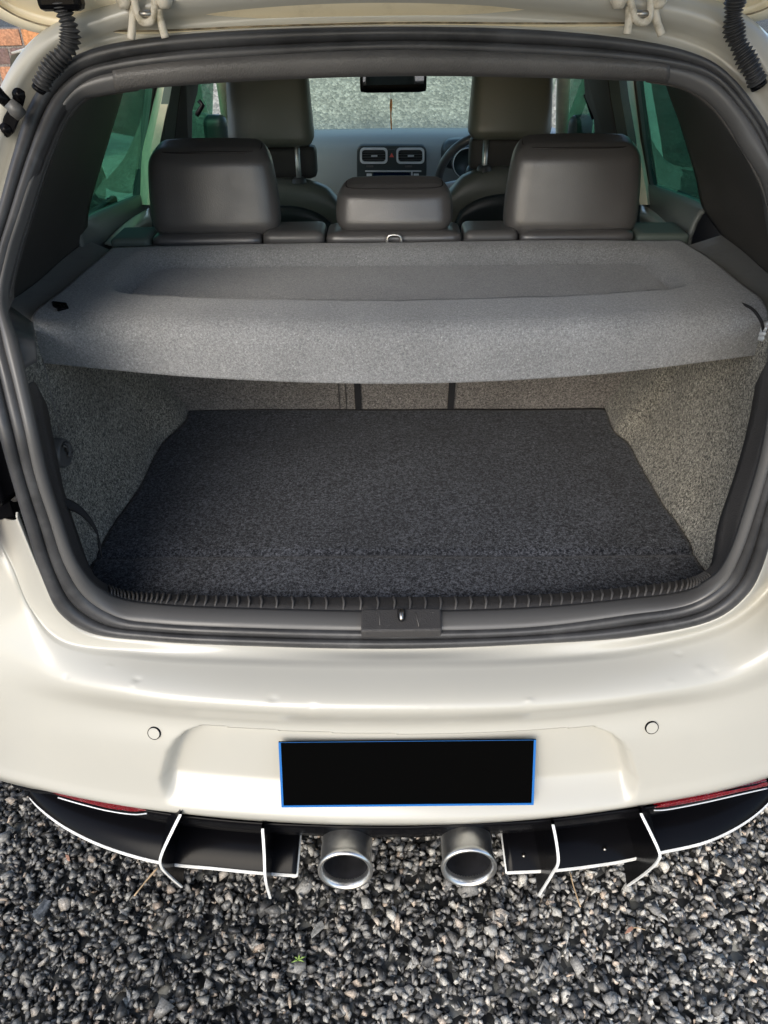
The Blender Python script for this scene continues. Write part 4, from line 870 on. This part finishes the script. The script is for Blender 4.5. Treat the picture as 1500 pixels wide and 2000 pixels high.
br, oR = blade([(1550,1500),(1500,1568),(1450,1608),(1380,1642),(1285,1664),(1215,1680),(1150,1690),(1090,1697),(990,1702)], None)
for p, b in ((oL[-1], bl), (oR[-1], br)):     # white end edges towards the tailpipes
    MB().tube([p+Vector((0,-.002,-.003)), p+Vector((0,.06,.0)), Vector((p.x, .16, ZS+.028))], .003, 6).build('splitter_end', M['white_edge'], b)
def fin(rear):
    P = [at(px, py, y=yy) for px, py, yy in rear]; P = crv(P, 24); th = .0024
    inn = [Vector((p.x, max(p.y+.03, .12), lerp(p.z, P[0].z, .35)+.01)) for p in P]
    V = [p+Vector((-th,0,0)) for p in P]+[p+Vector((-th,0,0)) for p in inn]+[p+Vector((th,0,0)) for p in P]+[p+Vector((th,0,0)) for p in inn]; n = len(P); Fc = []
    for k in range(n-1): Fc += [(k, k+1, n+k+1, n+k), (2*n+k+1, 2*n+k, 3*n+k, 3*n+k+1), (2*n+k, 2*n+k+1, k+1, k)]
    Fc += [(n-1, 2*n-1, 4*n-1, 3*n-1)[::-1]]
    f = meshobj('diffuser_fin', V, Fc, M['black'], car, smooth=False)
    e = [[p+Vector((-th,-.0004,0)) for p in P], [p+Vector((-th,-.003,-.001)) for p in P], [p+Vector((th,-.003,-.001)) for p in P], [p+Vector((th,-.0004,0)) for p in P]]
    loft('fin_edge', e, M['white_edge'], f, cv=True, smooth=False)
fin([(352,1590,-.045),(336,1622,-.062),(314,1672,-.082),(315,1690,-.080),(330,1708,-.065),(355,1730,-.04)])
fin([(513,1618,-.060),(516,1660,-.085),(518,1710,-.100),(528,1752,-.08)])
fin([(1080,1610,-.058),(1086,1640,-.08),(1090,1680,-.098),(1078,1705,-.09),(1052,1747,-.07)])
fin([(1252,1588,-.045),(1272,1628,-.066),(1288,1665,-.084),(1284,1680,-.082),(1262,1702,-.065),(1226,1728,-.04)])
for px, py in ((1023,1671),(1181,1658),(265,1632)): MB().lathe([(0,.003),(.003,.003),(.004,0)], at(px, py, z=ZS+.004), Matrix.Identity(3), 8).build('blade_screw', M['steel'], car)
def pipe(cx_, cy_):
    c = at(cx_, cy_, y=-.092); Rp = Matrix.Rotation(math.radians(-8), 3, 'X') @ Matrix(((1,0,0),(0,0,-1),(0,1,0)))
    # local z points to the rear (-y)
    ro = .0465; o = MB().lathe([(ro*.99,-.16),(ro*.99,-.006),(ro*1.03,.0),(ro*1.07,.006),(ro*1.05,.0115),(ro*.97,.0125),(ro*.89,.008),(ro*.865,.002),(ro*.86,-.004)], c, Rp, 64).build('tailpipe', M['chrome'], car)
    MB().lathe([(ro*.861,-.003),(ro*.86,-.06),(ro*.7,-.10),(.001,-.105)], c, Rp, 48).build('pipe_inside', M['sooty'], o)
pipe(675, 1692); pipe(915, 1686)
MB().tube([at(905,1632,y=.03), at(960,1634,y=.03)], .006, 8).build('exhaust_hanger', M['black'], car)
MB().box((0,.75,.24), (1.35,1.15,.03)).build('underbody', M['under'], car, smooth=False)
MB().box((0,.42,.40), (1.3,.5,.28)).build('boot_tub', M['under'], car, smooth=False)

# ------------------------------------------------------------ small things on the gravel
def sprig(name, pts, r, m, label, cat):
    P = [at(px, py, z=zz) for px, py, zz in pts]; o = empty(name, P[0], label, cat); b = P[0]
    MB().tube([p-b for p in crv(P, 10)], r, 6).build('stem', m, o); return o, b
def leafy(pts, z): return [at(px, py, z=z) for px, py in pts]
o = MB().tube(crv([at(308,1695,z=.035), at(290,1715,z=.03), at(262,1750,z=.027)], 8), [.0022]*4+[.0016]*4, 6).build('dry_twig', M['straw']); tag(o, 'thin reddish dry twig lying by the left splitter fin', 'twig')
o = MB().tube(crv([at(1114,1704,z=.032), at(1120,1730,z=.03), at(1134,1772,z=.027)], 8), .0016, 6).build('dry_straw', M['straw']); tag(o, 'pale dry straw lying under the right splitter blade', 'straw')
P = leafy([(128,1670),(134,1672),(136,1682),(131,1680)], .026); o = MB().prism(P, (.001,0,.002)).build('leaf_scrap', M['dleaf'], smooth=False); tag(o, 'tiny orange leaf scrap on gravel below the left splitter', 'leaf')
lf = empty('dry_leaf', at(1228,1815,z=.028), 'curled pinkish dry leaf with thin stalk on the right gravel', 'leaf'); b = lf.location
MB().prism([p-b for p in leafy([(1220,1824),(1226,1814),(1234,1810),(1236,1816),(1230,1821)], .028)], (.0,0,.003)).build('leaf_blade', M['dleaf'], lf, smooth=False)
MB().tube([at(1235,1812,z=.029)-b, at(1245,1812,z=.033)-b, at(1260,1816,z=.03)-b], .0008, 5).build('leaf_stalk', M['straw'], lf)
wd = empty('green_weed', at(583,1876,z=.025), 'tiny bright green weed seedling growing in the middle gravel', 'weed'); b = wd.location
for e in ((598,1868),(570,1880),(586,1862),(575,1869),(594,1879)):
    mid = at((583+e[0])/2, (1876+e[1])/2-2, z=.036)-b; MB().tube([Vector((0,0,0)), mid, at(*e, z=.031)-b], [.0011,.0017,.0005], 6).build('leaf', M['green'], wd)
for px, py, r, lab in ((80,1778,.026,'large dark grey flat stone near the left photo edge'),(620,1822,.023,'large pointed pale grey stone below the left tailpipe'),):
    V, Fc = protos[3 if px < 200 else 8]; a = math.radians(40); c = at(px, py, z=.026)
    VV = [(c.x+r*(x*math.cos(a)-y*math.sin(a))*.8, c.y+r*(x*math.sin(a)+y*math.cos(a))*1.25, c.z+r*z*.45) for x, y, z in V]
    o = meshobj('large_stone', VV, [tuple(int(i) for i in f) for f in Fc], M['stoned'] if px < 200 else M['stonel'], smooth=False); tag(o, lab, 'stone')

# ------------------------------------------------------------ beyond the car
bmat = [dirt(mat('orange_brick_%s' % n_, c_, rough=.85, noise=.25, nscale=40, bump=.6, bscale=60, bdist=.006), (.22,.14,.09), .5, .7, 12, .5) for n_, c_ in (('a',(.50,.22,.09)),('b',(.42,.20,.11)),('c',(.16,.10,.09)))]
M['mortar'] = mat('mortar', (.20,.17,.15), rough=.95, noise=.3, nscale=60, bump=.6, bscale=80, bdist=.006)
wall = empty('brick_wall', (-5.25, 8, 0), 'orange brick wall behind the car at the far left', 'wall')
MB().box((0,.0,.63), (3.4,.19,1.26)).build('mortar_core', M['mortar'], wall, smooth=False)
bme = []
for k in range(3):
    V, Fc = rbox(.30,.215,.142,.012,3); m_ = bpy.data.meshes.new('brick'); m_.from_pydata([tuple(v) for v in V], [], Fc); m_.materials.append(bmat[k]); bme.append(m_)
for rw in range(8):
    for c_ in range(11):
        b_ = bpy.data.objects.new('brick', random.choice(bme)); COL.objects.link(b_); b_.parent = wall
        b_.location = (-1.6+c_*.32+(.16 if rw % 2 else 0), random.uniform(-.006,.006), .005+rw*.158); b_.rotation_euler = (0,0,random.uniform(-.02,.02))
# pale sheets on the ground, seen through the side windows
M['pale_sheet'] = mat('pale_matt_sheet', (.75,.77,.70), rough=.9, noise=.12, nscale=6, bump=.3, bscale=60)
def sheet(name, pts, z, m, th=.03):
    return MB().prism([at(px, py, z=z) for px, py in pts], (0,0,-th)).build(name, m, smooth=False)
s_ = sheet('pale_ground_patch', [(215,258),(276,270),(276,330),(262,400),(225,425),(205,420),(208,345),(190,300)], .03, M['pale_sheet'], .034); s_['kind'] = 'structure'
s_ = sheet('reflection_strip', [(1252,130),(1266,130),(1276,190),(1290,270),(1301,350),(1283,352),(1272,270),(1260,190)], .05, M['pale_sheet'], .054); s_['kind'] = 'structure'  # added strip standing in for a pillar's reflection in the right window
